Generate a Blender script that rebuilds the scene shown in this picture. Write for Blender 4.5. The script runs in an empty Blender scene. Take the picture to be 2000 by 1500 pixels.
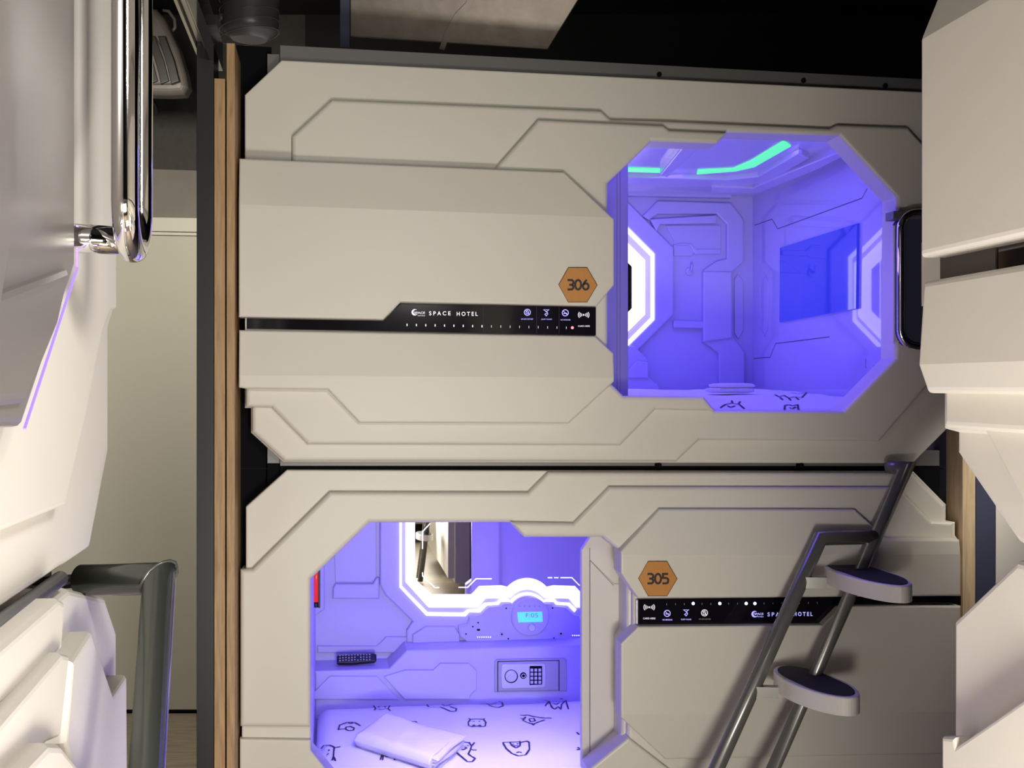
import bpy, bmesh, math, random
from mathutils import Vector, Matrix, noise
random.seed(7)
S = bpy.context.scene
COL = S.collection
# ------------------------------------------------------------------ camera, world, exposure, large lights
FPX = 2440.0
CAM = Vector((0, 0, 1.55))
cd = bpy.data.cameras.new('camera'); cam = bpy.data.objects.new('camera', cd); COL.objects.link(cam)
cam.location = CAM; cam.rotation_euler = (math.radians(90), 0, 0)
cd.sensor_width = 36; cd.lens = 36 * FPX / 2000; cd.clip_start = .02; S.camera = cam
S.view_settings.view_transform = 'Standard'; S.view_settings.look = 'None'
S.view_settings.exposure = -0.12; S.view_settings.gamma = 1
try: S.view_settings.use_curve_mapping = False
except Exception: pass
w = bpy.data.worlds.new('world'); S.world = w; w.use_nodes = True
w.node_tree.nodes['Background'].inputs[0].default_value = (.85, .70, .66, 1)
w.node_tree.nodes['Background'].inputs[1].default_value = 0.07

def area(name, loc, aim, sx, sy, energy, color, spread=180):
    l = bpy.data.lights.new(name, 'AREA'); l.shape = 'RECTANGLE'; l.size = sx; l.size_y = sy
    l.energy = energy; l.color = color; l.spread = math.radians(spread)
    o = bpy.data.objects.new(name, l); COL.objects.link(o); o.location = loc
    o.rotation_euler = (Vector(aim) - Vector(loc)).to_track_quat('-Z', 'Y').to_euler()
    return o
# white light out of the capsule opposite (behind the camera), added fills, corridor lamp
area('opposite_capsule_light', (.50, -1.45, .80), (.1, 4, 1.35), 1.3, .75, 50, (1, .925, .76))
area('low_aisle_fill', (.28, .45, .52), (-.60, 3.7, 1.75), .45, .30, 38, (1, .95, .83))  # added low fill for light from the side capsules, no real lamp here
area('left_capsule_fill', (.42, .35, 2.25), (-.62, 1.75, 1.75), .25, .25, 9, (1, .96, .92), 90)  # added fill that brightens the left-hand capsules
area('oak_board_fill', (1.72, 3.45, 1.9), (1.49, 3.93, 1.15), .08, .08, .5, (1, .93, .80), 40)  # added fill that brightens the right oak board
area('corridor_lamp', (-1.35, 4.3, 2.7), (-1.6, 5.6, .6), .35, .35, 34, (1, .93, .78))
area('duct_side_lamp', (-.9, 2.9, 2.75), (-.1, 4.1, 2.85), .3, .2, .4, (1, .92, .8))

# ------------------------------------------------------------------ materials
def mat(name, col, rough=.5, metal=0, coat=0, emis=None, es=0, ior=1.5, nz=0, nscale=60, bump=0, trans=0, c2=None):
    m = bpy.data.materials.new(name); m.use_nodes = True
    nt = m.node_tree; b = nt.nodes['Principled BSDF']
    b.inputs['Base Color'].default_value = (*col, 1); b.inputs['Roughness'].default_value = rough
    b.inputs['Metallic'].default_value = metal; b.inputs['IOR'].default_value = ior
    b.inputs['Coat Weight'].default_value = coat; b.inputs['Coat Roughness'].default_value = .05
    b.inputs['Transmission Weight'].default_value = trans
    if emis: b.inputs['Emission Color'].default_value = (*emis, 1); b.inputs['Emission Strength'].default_value = es
    if nz or bump or c2:
        tc = nt.nodes.new('ShaderNodeTexCoord'); n = nt.nodes.new('ShaderNodeTexNoise')
        n.inputs['Scale'].default_value = nscale; n.inputs['Detail'].default_value = 4
        nt.links.new(tc.outputs['Object'], n.inputs['Vector'])
        if nz or c2:
            r = nt.nodes.new('ShaderNodeMix'); r.data_type = 'RGBA'
            r.inputs[6].default_value = (*[c * (1 - nz) for c in col], 1)
            r.inputs[7].default_value = (*(c2 or [min(1, c * (1 + nz)) for c in col]), 1)
            nt.links.new(n.outputs['Fac'], r.inputs[0]); nt.links.new(r.outputs[2], b.inputs['Base Color'])
        if bump:
            bp = nt.nodes.new('ShaderNodeBump'); bp.inputs['Strength'].default_value = bump
            bp.inputs['Distance'].default_value = .002
            nt.links.new(n.outputs['Fac'], bp.inputs['Height']); nt.links.new(bp.outputs[0], b.inputs['Normal'])
    return m

def wood(name, c1, c2, sc=(14, 14, 1.2), rough=.5):
    m = bpy.data.materials.new(name); m.use_nodes = True; nt = m.node_tree; b = nt.nodes['Principled BSDF']
    tc = nt.nodes.new('ShaderNodeTexCoord'); mp = nt.nodes.new('ShaderNodeMapping'); mp.inputs['Scale'].default_value = sc
    n = nt.nodes.new('ShaderNodeTexNoise'); n.inputs['Scale'].default_value = 6; n.inputs['Detail'].default_value = 8; n.inputs['Distortion'].default_value = .8
    r = nt.nodes.new('ShaderNodeValToRGB'); r.color_ramp.elements[0].color = (*c1, 1); r.color_ramp.elements[1].color = (*c2, 1)
    r.color_ramp.elements[0].position = .3; r.color_ramp.elements[1].position = .7
    nt.links.new(tc.outputs['Object'], mp.inputs[0]); nt.links.new(mp.outputs[0], n.inputs['Vector'])
    nt.links.new(n.outputs['Fac'], r.inputs[0]); nt.links.new(r.outputs[0], b.inputs['Base Color'])
    b.inputs['Roughness'].default_value = rough
    return m

M = dict(
    shell=mat('shell_plastic', (.70, .665, .60), .42, nz=.015, nscale=3, bump=.03),
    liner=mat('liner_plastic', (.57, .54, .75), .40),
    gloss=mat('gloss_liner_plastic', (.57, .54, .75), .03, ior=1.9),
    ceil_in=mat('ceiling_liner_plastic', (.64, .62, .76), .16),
    smoke=mat('smoked_door_plastic', (.15, .135, .125), .3),
    grey_metal=mat('grey_painted_metal', (.16, .16, .16), .45, .3),
    dark=mat('black_backing', (.006, .006, .008), .9, ior=1.15),
    navy=mat('navy_board', (.05, .055, .11), .7),
    panel=mat('black_gloss_panel', (.006, .005, .008), .09, coat=.5),
    white_ink=mat('white_print', (.8, .8, .85), .5, emis=(.85, .85, 1), es=.55),
    blue_ink=mat('lit_blue_print', (.3, .3, .8), .5, emis=(.45, .42, 1), es=.95),
    dim_ink=mat('dim_print', (.35, .35, .37), .5),
    black_ink=mat('black_print', (.012, .008, .01), .5),
    orange=mat('orange_board', (.56, .235, .045), .42, nz=.08, nscale=90),
    red_led=mat('red_led', (1, .05, .05), .4, emis=(1, .06, .08), es=9),
    blue_led=mat('blue_led', (.2, .2, 1), .4, emis=(.35, .35, 1), es=14),
    led=mat('white_led_diffuser', (1, 1, .95), .4, emis=(1, .97, .86), es=1.02),
    led_hi=mat('bright_led_diffuser', (1, 1, .9), .4, emis=(1, .93, .74), es=1.25),
    led_thin=mat('thin_led_line', (1, 1, .95), .4, emis=(1, .96, .9), es=1.6),
    led_green=mat('green_led_cove', (.2, 1, .4), .4, emis=(.10, .95, .16), es=.85),
    leak_purple=mat('purple_leak_glow', (.3, .2, 1), .4, emis=(.18, .10, .9), es=1.0),  # glow colour for light leaking round the left door
    mirror=mat('mirror_glass', (.93, .93, .93), .01, 1),
    chrome=mat('chrome', (.85, .83, .82), .05, 1),
    tube=mat('grey_powder_coat', (.17, .168, .160), .26, .35, coat=.3),
    tube_shaded=mat('shaded_grey_powder_coat', (.065, .072, .064), .26, .35, coat=.3),  # darker copy of the tube grey, its dimmer lighting put into the colour
    rubber=mat('black_rubber_pad', (.006, .006, .012), .7, nz=.2, nscale=400, bump=.3),
    step=mat('white_step_plastic', (.84, .80, .75), .45),
    linen=mat('white_linen', (.86, .85, .87), .85, bump=.15, nscale=220),
    towel=mat('white_towel', (.86, .84, .84), .95, bump=1.0, nscale=300),
    screen=mat('dark_screen', (.012, .015, .07), .04, ior=2.0, emis=(.02, .035, .95), es=.7),  # blue emission put in for the blue reflected by the glass
    red_glow=mat('red_glowing_tube', (.3, .01, .01), .2, emis=(.8, .03, .02), es=.9),  # red of the torch tube, with emission
    lcd=mat('cyan_display', (.1, .6, .6), .3, emis=(.10, .72, .72), es=.85),
    safe=mat('grey_safe_paint', (.42, .42, .45), .45),
    safe_plate=mat('silver_safe_plate', (.62, .62, .66), .35, .2),
    remote=mat('black_remote', (.012, .012, .018), .4),
    key=mat('pale_keys', (.55, .55, .6), .5),
    wall_dark=mat('dark_painted_wall', (.050, .047, .043), .8, nz=.25, nscale=40, bump=.3),
    wall_black=mat('black_painted_wall', (.006, .006, .0085), .8, nz=.3, nscale=200, bump=.3),
    concrete=mat('grey_plaster_band', (.20, .185, .165), .8, nz=.15, nscale=8),
    door=mat('cream_door_paint', (.50, .48, .41), .45),
    door_frame=mat('cream_door_trim', (.60, .58, .50), .45),
    black_frame=mat('black_aluminium', (.022, .022, .023), .4, .4),
    alu=mat('aluminium_profile', (.62, .60, .56), .3, .9),
    duct=mat('galvanised_sheet', (.12, .10, .088), .42, .75, nz=.25, nscale=14, c2=(.20, .175, .155), bump=.4),
    duct_dark=mat('painted_duct', (.13, .13, .13), .38, .3, bump=.2, nscale=60),
    vent=mat('dark_plastic_housing', (.085, .074, .064), .5),
    slot=mat('vent_slot_dark', (.012, .011, .010), .5),
    wood=wood('oak_edge', (.33, .19, .085), (.52, .33, .165)),
    wood_lit=wood('lit_oak_edge', (.58, .42, .25), (.78, .62, .42)),  # paler copy of the oak, brighter light put into the colour
    floor=wood('wood_floor', (.22, .175, .13), (.36, .30, .22), (1.2, 9, 1), .45),
)
def translucent(name, c, mixv=.5):
    m = bpy.data.materials.new(name); m.use_nodes = True; nt = m.node_tree
    b = nt.nodes['Principled BSDF']; b.inputs['Base Color'].default_value = (*c, 1); b.inputs['Roughness'].default_value = .3
    t = nt.nodes.new('ShaderNodeBsdfTranslucent'); t.inputs[0].default_value = (*c, 1)
    x = nt.nodes.new('ShaderNodeMixShader'); x.inputs[0].default_value = mixv
    nt.links.new(b.outputs[0], x.inputs[1]); nt.links.new(t.outputs[0], x.inputs[2])
    nt.links.new(x.outputs[0], nt.nodes['Material Output'].inputs[0]); return m
M['frost'] = translucent('frosted_door_plastic', (.55, .52, .62), .72)

# ------------------------------------------------------------------ frames: planes of the room
class Fr:
    def __init__(s, o, u, v):
        s.o = Vector(o); s.u = Vector(u).normalized(); s.v = Vector(v).normalized(); s.n = s.u.cross(s.v).normalized()
    def W(s, a, b, c=0): return s.o + s.u * a + s.v * b + s.n * c
    def loc(s, px, py, c=0):                                   # where the line of sight to a photo point meets the plane c off the frame
        d = Vector(((px - 1000) / FPX, 1, (750 - py) / FPX)); q = s.o + s.n * c
        t = (q - CAM).dot(s.n) / d.dot(s.n); p = CAM + d * t - s.o
        return (p.dot(s.u), p.dot(s.v))
    def P(s, px, py, c=0): return s.W(*s.loc(px, py, c), c)
TH = math.atan2(350, FPX); sn, cs = math.sin(TH), math.cos(TH)
FA = Fr((0, 3.75, 1.55), (cs, sn, 0), (0, 0, 1))               # facade of the two capsules in the middle; n faces the camera
RI = Fr((.62, 1.90, 1.55), (sn, -cs, 0), (0, 0, 1))            # right-hand capsules
LE = Fr((-.64, 2.00, 1.55), (-sn, cs, 0), (0, 0, 1))           # left-hand capsules

# ------------------------------------------------------------------ object helpers
ROOT = {}
def setp(o, label, cat, group=None, kind=None):
    if label: o['label'] = label
    if cat: o['category'] = cat
    if group: o['group'] = group
    if kind: o['kind'] = kind
    return o
def thing(name, label, cat, loc=(0, 0, 0), group=None):
    o = bpy.data.objects.new(name, None); COL.objects.link(o); o.location = loc; o.empty_display_size = .05
    ROOT[o.name] = Vector(loc); return setp(o, label, cat, group)
def obj(name, me, m, parent=None, label=None):
    """link mesh data given in world coordinates as one object"""
    o = bpy.data.objects.new(name, me); COL.objects.link(o)
    [me.materials.append(x) for x in (m if isinstance(m, (list, tuple)) else [m])]
    if parent is not None:
        r = ROOT[parent.name]; me.transform(Matrix.Translation(-r)); o.parent = parent; ROOT[o.name] = r
    else:
        c = sum((v.co for v in me.vertices), Vector()) / max(1, len(me.vertices))
        c.z = min(v.co.z for v in me.vertices)
        me.transform(Matrix.Translation(-c)); o.location = c; ROOT[o.name] = c.copy()
    if label: o['label'] = label
    return o
def struct(name, me, m):
    o = obj(name, me, m); o['kind'] = 'structure'; return o
def mesh_of(bm, smooth=False):
    bmesh.ops.recalc_face_normals(bm, faces=bm.faces)
    me = bpy.data.meshes.new('m'); bm.to_mesh(me); bm.free()
    if smooth:
        for p in me.polygons: p.use_smooth = True
    return me
def join(meshes):
    bm = bmesh.new()
    for i, x in enumerate(meshes):
        bm.from_mesh(x)
    me = bpy.data.meshes.new('m'); bm.to_mesh(me); bm.free(); return me

def plate_l(fr, pts, w1, w0, bev=.004, seg=3, cuts=(), wf=None):
    """solid plate; pts in frame coordinates (a,b)"""
    bm = bmesh.new()
    vs = [bm.verts.new((a, b, 0)) for a, b in pts]
    f = bm.faces.new(vs)
    if f.normal.z < 0 or True:
        f.normal_update()
        if f.normal.z < 0: f.normal_flip()
    for (p, q) in cuts:
        t = Vector((q[0] - p[0], q[1] - p[1], 0))
        bmesh.ops.bisect_plane(bm, geom=bm.verts[:] + bm.edges[:] + bm.faces[:], plane_co=(p[0], p[1], 0), plane_no=(-t.y, t.x, 0))
    for v in bm.verts: v.co.z = wf(v.co.x, v.co.y) if wf else w1
    rim = [e for e in bm.edges if e.is_boundary]
    r = bmesh.ops.extrude_edge_only(bm, edges=rim)
    nv = [g for g in r['geom'] if isinstance(g, bmesh.types.BMVert)]
    for v in nv: v.co.z = w0
    back = [e for e in bm.edges if e.is_boundary]
    bmesh.ops.contextual_create(bm, geom=back)
    bmesh.ops.recalc_face_normals(bm, faces=bm.faces)
    if bev:
        fr_edges = [e for e in bm.edges if len(e.link_faces) == 2 and all(v not in nv for v in e.verts)
                    and e.calc_face_angle(0) > math.radians(50)]
        bmesh.ops.bevel(bm, geom=fr_edges, offset=bev, segments=seg, affect='EDGES', profile=.5, clamp_overlap=True)
    for v in bm.verts: v.co = fr.W(v.co.x, v.co.y, v.co.z)
    return mesh_of(bm)
def plate(fr, px, w1, w0, bev=.004, seg=3, cuts=(), wf=None):
    return plate_l(fr, [fr.loc(x, y, w1) for x, y in px], w1, w0, bev, seg,
                   [(fr.loc(*a, w1), fr.loc(*b, w1)) for a, b in cuts], wf)
def holed_l(fr, loops, w1, w0, bev=.004, res=2):
    cu = bpy.data.curves.new('c', 'CURVE'); cu.dimensions = '2D'; cu.fill_mode = 'BOTH'
    d = (w1 - w0) / 2
    cu.extrude = d - bev; cu.bevel_depth = bev; cu.bevel_resolution = res; cu.offset = -bev
    for lp in loops:
        sp = cu.splines.new('POLY'); sp.points.add(len(lp) - 1); sp.use_cyclic_u = True
        for i, (a, b) in enumerate(lp): sp.points[i].co = (a, b, 0, 1)
    o = bpy.data.objects.new('c', cu); COL.objects.link(o)
    dg = bpy.context.evaluated_depsgraph_get(); dg.update()
    me = bpy.data.meshes.new_from_object(o.evaluated_get(dg)); bpy.data.objects.remove(o); bpy.data.curves.remove(cu)
    for v in me.vertices: v.co = fr.W(v.co.x, v.co.y, v.co.z + (w1 + w0) / 2)
    bm = bmesh.new(); bm.from_mesh(me); bmesh.ops.remove_doubles(bm, verts=bm.verts, dist=1e-5); bpy.data.meshes.remove(me)
    for f in bm.faces: f.smooth = False
    return mesh_of(bm)
def holed(fr, loops, w1, w0, bev=.004, res=2):
    return holed_l(fr, [[fr.loc(x, y, w1) for x, y in lp] for lp in loops], w1, w0, bev, res)
def box_l(fr, a0, a1, b0, b1, w0, w1, bev=0):
    return plate_l(fr, [(a0, b0), (a1, b0), (a1, b1), (a0, b1)], w1, w0, bev)
def wbox(x0, x1, y0, y1, z0, z1, bev=0):
    bm = bmesh.new(); bmesh.ops.create_cube(bm, size=1)
    for v in bm.verts: v.co = Vector(((v.co.x + .5) * (x1 - x0) + x0, (v.co.y + .5) * (y1 - y0) + y0, (v.co.z + .5) * (z1 - z0) + z0))
    if bev: bmesh.ops.bevel(bm, geom=bm.edges[:], offset=bev, segments=2, affect='EDGES', profile=.5)
    return mesh_of(bm)
def sweep(pts, r, seg=20, closed=False, caps=True, rings=None):
    """tube along world points; mitred joints"""
    pts = [Vector(p) for p in pts]; n = len(pts); bm = bmesh.new(); rows = []
    ref = None
    for i, p in enumerate(pts):
        if closed: t0 = (p - pts[i - 1]).normalized(); t1 = (pts[(i + 1) % n] - p).normalized()
        else:
            t0 = (p - pts[i - 1]).normalized() if i else (pts[1] - p).normalized()
            t1 = (pts[i + 1] - p).normalized() if i < n - 1 else t0
        t = (t0 + t1).normalized()
        if ref is None:
            up = Vector((0, 0, 1)) if abs(t0.z) < .9 else Vector((1, 0, 0)); ref = t0.cross(up).normalized()
        # carry the reference along: keep it perpendicular to t0
        x = (ref - t0 * ref.dot(t0)).normalized(); y = t0.cross(x)
        rr = r[i] if isinstance(r, (list, tuple)) else r
        row = []
        for k in range(seg):
            a = 2 * math.pi * k / seg; c = p + (x * math.cos(a) + y * math.sin(a)) * rr
            s_ = (p - c).dot(t) / max(.2, t0.dot(t)); row.append(bm.verts.new(c + t0 * s_))
        rows.append(row); ref = (x - t1 * x.dot(t1)).normalized()
    m = n if closed else n - 1
    for i in range(m):
        A, B = rows[i], rows[(i + 1) % n]
        for k in range(seg):
            f = bm.faces.new((A[k], A[(k + 1) % seg], B[(k + 1) % seg], B[k])); f.smooth = True
    if caps and not closed:
        bm.faces.new(rows[0]); bm.faces.new(rows[-1])
    bmesh.ops.recalc_face_normals(bm, faces=bm.faces)
    me = bpy.data.meshes.new('m'); bm.to_mesh(me); bm.free(); return me
def disc(fr, a, b, r, w1, w0, bev=.001, n=32): 
    return plate_l(fr, [(a + r * math.cos(2 * math.pi * k / n), b + r * math.sin(2 * math.pi * k / n)) for k in range(n)], w1, w0, bev, 2)
def discp(fr, px, py, rpx, w1, w0, bev=.001, n=32):
    a, b = fr.loc(px, py, w1); a2, _ = fr.loc(px + rpx, py, w1); return disc(fr, a, b, abs(a2 - a), w1, w0, bev, n)
def ribbon(fr, px, wd, c, h=.0015, closed=False, local=False):
    """raised thin line lying on a plane, width wd metres"""
    P = [Vector((*(p if local else fr.loc(*p, c)), 0)) for p in px]; n = len(P); bm = bmesh.new(); L = []; R = []
    for i, p in enumerate(P):
        t0 = (p - P[i - 1]).normalized() if (i or closed) else (P[1] - p).normalized()
        t1 = (P[(i + 1) % n] - p).normalized() if (i < n - 1 or closed) else t0
        t = t0 + t1
        t = t.normalized() if t.length > 1e-4 else t0
        nn = Vector((-t.y, t.x, 0)) * (wd / 2) / max(.45, t.dot(t0))
        L.append(p + nn); R.append(p - nn)
    def V(q, z): return bm.verts.new(fr.W(q.x, q.y, c + z))
    lt = [V(q, h) for q in L]; rt = [V(q, h) for q in R]; lb = [V(q, -.0005) for q in L]; rb = [V(q, -.0005) for q in R]
    m = n if closed else n - 1
    for i in range(m):
        j = (i + 1) % n
        for a, b in ((lt, rt), (rt, rb), (lb, lt), (rb, lb)): bm.faces.new((a[i], b[i], b[j], a[j]))
    if not closed:
        for i in (0, -1): bm.faces.new((lt[i], rt[i], rb[i], lb[i]))
    return mesh_of(bm)
def text(fr, s, px0, px1, pyb, hpx, c, bold=0, depth=.0004):
    """lettering from px0 to px1, baseline at pyb, cap height hpx"""
    cu = bpy.data.curves.new('t', 'FONT'); cu.body = s; cu.extrude = depth; cu.offset = bold; cu.size = 1
    o = bpy.data.objects.new('t', cu); COL.objects.link(o); dg = bpy.context.evaluated_depsgraph_get(); dg.update()
    me = bpy.data.meshes.new_from_object(o.evaluated_get(dg)); bpy.data.objects.remove(o); bpy.data.curves.remove(cu)
    xs = [v.co.x for v in me.vertices]; ys = [v.co.y for v in me.vertices]
    x0, x1, y0, y1 = min(xs), max(xs), min(ys), max(ys)
    A0 = Vector(fr.loc(px0, pyb, c)); A1 = Vector(fr.loc(px1, pyb, c)); T = Vector(fr.loc(px0, pyb - hpx, c))
    hh = T.y - A0.y
    for v in me.vertices:
        u_ = (v.co.x - x0) / (x1 - x0); q = (v.co.y - y0) / (y1 - y0)
        v.co = fr.W(A0.x + (A1.x - A0.x) * u_, A0.y + (A1.y - A0.y) * u_ + hh * q, c + v.co.z)
    return me
def arc(cx, cy, r, a0, a1, n=16, ry=None):
    return [(cx + r * math.cos(math.radians(a0 + (a1 - a0) * i / n)), cy - (ry or r) * math.sin(math.radians(a0 + (a1 - a0) * i / n))) for i in range(n + 1)]

# ------------------------------------------------------------------ the setting
struct('floor', wbox(-4, 4, -3.2, 7, -.05, 0), M['floor'])
struct('ceiling', wbox(-4, 4, -3.2, 7, 3.3, 3.35), M['wall_black'])
struct('wall_back', wbox(-.98, 4, 5.92, 6.0, 0, 3.3), M['wall_black'])
struct('wall_corridor', wbox(-4, -.98, 5.92, 6.0, 0, 3.3), M['wall_dark'])
struct('wall_left', wbox(-4.05, -4, -3.2, 7, 0, 3.3), M['wall_dark'])
struct('wall_right', wbox(4, 4.05, -3.2, 7, 0, 3.3), M['wall_black'])
struct('wall_behind', wbox(-4, 4, -3.25, -3.2, 0, 3.3), M['wall_dark'])
BK = Fr((0, 5.92, 1.55), (1, 0, 0), (0, 0, 1))                 # corridor end wall, n = -y
struct('trim_1', plate(BK, [(100, 324), (470, 336), (470, 430), (100, 420)], .01, 0, 0), M['concrete'])
d1 = plate(BK, [(100, 448), (470, 455), (470, 1388), (100, 1388)], .045, .0, .003)
do = struct('door_1', d1, M['door'])
fr1 = obj('door_frame', plate(BK, [(100, 421), (470, 427), (470, 455), (100, 448)], .065, .0, .004), M['door_frame'], do)
obj('door_lip', plate(BK, [(100, 449), (470, 456), (470, 462), (100, 455)], .055, .04, .002), M['door_frame'], do)
obj('door_gasket', plate(BK, [(100, 1386), (470, 1386), (470, 1390), (100, 1390)], .047, .0, 0), M['dark'], do)

# black backing wall between the pods and the corridor, partition boards
def vboard(name, px0, px1, ytop, c1, c0, m, label, bev=.001, group=None, cat='board'):
    a0, _ = FA.loc(px0, 700, c1); a1, _ = FA.loc(px1, 700, c1); zt = FA.loc(px0, ytop, c1)[1]
    o = obj(name, box_l(FA, a0, a1, -1.55, zt, c0, c1, bev), m)
    return setp(o, label, cat, group)
vboard('partition_post', 384, 417.5, 83, .14, -.01, M['black_frame'], 'tall black aluminium post between the cream door and the oak edges', cat='post')
vboard('oak_panel', 418.5, 439.5, 153, .14, -.10, M['wood'], 'oak-edged board next to the black post, the shorter of two', cat='board')
vboard('oak_panel', 442.5, 458.5, 84, .14, -.10, M['wood'], 'oak-edged board beside the black gap, the taller of two', cat='board')
vboard('oak_panel', 1880, 1905, 300, .02, -.10, M['wood_lit'], 'oak-edged board at right behind the right-hand capsules', cat='board')
vboard('navy_panel', 1906, 1944, 300, .02, -.12, M['navy'], 'dark navy board right of the right-hand oak edge', cat='board')
vboard('grey_panel', 1945, 2030, 300, .02, -.10, M['step'], 'grey-white board behind the right-hand capsules', cat='board')
obj_b = obj('backing_board', plate_l(FA, [(-.80, -1.55), (1.50, -1.55), (1.50, .93), (-.80, .93)], -1.80, -1.86, 0), M['dark'])
setp(obj_b, 'black board behind the two middle capsules', 'board')

# ------------------------------------------------------------------ capsules
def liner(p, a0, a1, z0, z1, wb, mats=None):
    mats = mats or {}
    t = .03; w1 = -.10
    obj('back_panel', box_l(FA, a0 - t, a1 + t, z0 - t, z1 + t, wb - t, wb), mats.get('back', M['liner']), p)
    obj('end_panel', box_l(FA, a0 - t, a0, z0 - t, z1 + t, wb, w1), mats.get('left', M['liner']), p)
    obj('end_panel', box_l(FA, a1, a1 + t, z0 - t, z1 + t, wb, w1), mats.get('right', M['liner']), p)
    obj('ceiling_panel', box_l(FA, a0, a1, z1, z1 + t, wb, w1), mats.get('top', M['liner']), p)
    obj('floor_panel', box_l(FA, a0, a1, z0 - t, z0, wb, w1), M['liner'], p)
def tiltpad(fr, px, wbase, w0, cut, up=.0, down=.0, bev=.006):
    """pad whose face tilts back above and below a crease"""
    a = fr.loc(*cut[0], wbase); b = fr.loc(*cut[1], wbase)
    def wf(x, y):
        yc = a[1] + (b[1] - a[1]) * (x - a[0]) / (b[0] - a[0]); d = y - yc
        return wbase - (up * d if d > 0 else -down * d)
    return plate(fr, px, wbase, w0, bev, 3, [cut], wf)

# ---- upper capsule 306
r306 = thing('sleeping_capsule', 'off-white upper sleeping capsule with number 306, opening at its right', 'capsule', FA.W(.2, -.24, -.05))
HOLE6 = [(1272, 276), (1402, 280), (1421, 258), (1640, 265), (1752, 385), (1749, 700), (1648, 803), (1397, 802), (1375, 775), (1218, 773), (1187, 742), (1187, 358), (1225, 322)]
base6 = [(478, 185), (550, 117), (1800, 179), (1866, 250), (1866, 822), (1783, 905), (553, 903), (490, 845), (490, 797), (478, 797)]
obj('front_shell', holed(FA, [base6, HOLE6], 0, -.11, .005), M['shell'], r306)
N6 = [(570, 330), (570, 265), (648, 193), (1175, 215), (1193, 232), (1297, 235), (1623, 250), (1637, 243), (1774, 248), (1864, 345), (1864, 700), (1799, 769), (1719, 862), (1367, 859), (1323, 901), (555, 901), (492, 844), (492, 600), (570, 600)]
obj('moulded_panel', holed(FA, [N6, HOLE6], .028, -.002, .012, 3), M['shell'], r306)
B6 = [(965, 330), (1052, 232), (1297, 244), (1308, 253), (1421, 258), (1402, 280), (1272, 276), (1225, 322), (1187, 358), (1187, 742), (1218, 773), (1375, 775), (1397, 802), (1281, 800), (1213, 870), (600, 868), (530, 796), (480, 795), (480, 600), (965, 600)]
obj('raised_moulding', plate(FA, B6, .054, .012, .012, 4), M['shell'], r306)
obj('upper_pad', tiltpad(FA, [(466, 306), (1105, 333), (1200, 428), (1200, 556), (1166, 598), (783, 590), (749, 624), (466, 619)], .105, .028,
    ((466, 399), (1200, 425)), .17, .0), M['shell'], r306)
obj('lower_pad', tiltpad(FA, [(466, 644), (1165, 656), (1200, 690), (1200, 745), (1112, 827), (702, 826), (640, 761), (479, 759), (466, 757)], .095, .028,
    ((466, 733), (1200, 738)), .12, .05), M['shell'], r306)
obj('notch_fill', plate(FA, [(479, 600), (700, 600), (700, 660), (479, 660)], .056, .028, 0), M['shell'], r306)
obj('mounting_flange', join([
    plate(FA, [(547, 88), (1870, 158), (1870, 235), (547, 200)], -.03, -.05, .001),
    plate(FA, [(522, 105), (600, 108), (600, 200), (522, 200)], -.052, -.07, .001),
    plate(FA, [(522, 850), (620, 850), (620, 905), (522, 905)], -.052, -.07, .001),
    plate(FA, [(547, 880), (1835, 880), (1835, 910), (547, 910)], -.03, -.05, .001)]), M['grey_metal'], r306)
for x, y in ((1288, 145), (1570, 157), (1730, 167)): obj('flange_bolt', discp(FA, x, y, 5, -.026, -.03, .0005, 8), M['dark'], r306)
obj('side_plate', join([plate(FA, [(461, 88), (530, 92), (530, 915), (461, 915)], -.085, -.098, 0)]), M['dark'], r306, 'black side plate')
obj('side_plate', plate(FA, [(1800, 160), (1878, 160), (1878, 915), (1800, 915)], -.085, -.098, 0), M['navy'], r306, 'dark navy side plate')
A0_6, A1_6 = FA.loc(484, 500)[0], FA.loc(1790, 500)[0]
Z1_6, Z0_6, WB = .82, -.17, -1.55
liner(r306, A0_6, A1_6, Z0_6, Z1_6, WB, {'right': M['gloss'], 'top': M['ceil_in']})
# black information panel
IP = .066
ip = obj('information_panel', plate(FA, [(482, 622), (748, 627), (784, 592), (1164, 600), (1164, 655), (482, 642)], IP, .03, .001), M['panel'], r306)
def crescent(fr, cx, cy, r, c):
    out = arc(cx, cy, r, 60, 330, 20); inn = arc(cx + r * .32, cy - r * .05, r * .72, 330, 60, 20)
    return plate(fr, out + inn, c + .0005, c - .0005, 0)
def ring(fr, cx, cy, r, c, wd=.0022): return ribbon(fr, arc(cx, cy, r, 0, 350, 26), wd, c, .0004, True)
def info_marks(fr, pn, c, items):
    for nm, me, m in items: obj(nm, me, m, pn)
def icon_smoke(fr, x, y, c): return join([ring(fr, x, y, 6, c), ribbon(fr, [(x - 4, y - 4), (x + 4, y + 4)], .0018, c, .0004), ribbon(fr, [(x - 3.5, y + 1), (x + 3.5, y + 1)], .0025, c, .0004)])
def icon_bell(fr, x, y, c): return join([ring(fr, x, y, 6, c), ribbon(fr, [(x - 4, y - 4), (x + 4, y + 4)], .0015, c, .0004), ribbon(fr, [(x - 2.5, y + 3), (x - 2.5, y - 1), (x, y - 4), (x + 2.5, y - 1), (x + 2.5, y + 3)], .0015, c, .0004, True)])
def icon_hush(fr, x, y, c): return join([ribbon(fr, [(x - 5, y - 6), (x + 5, y - 6), (x, y - 2)], .0018, c, .0004, True), ribbon(fr, [(x + 1, y - 3), (x + 3, y + 2), (x, y + 6), (x - 3, y + 3), (x + 1, y)], .0020, c, .0004)])
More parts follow.
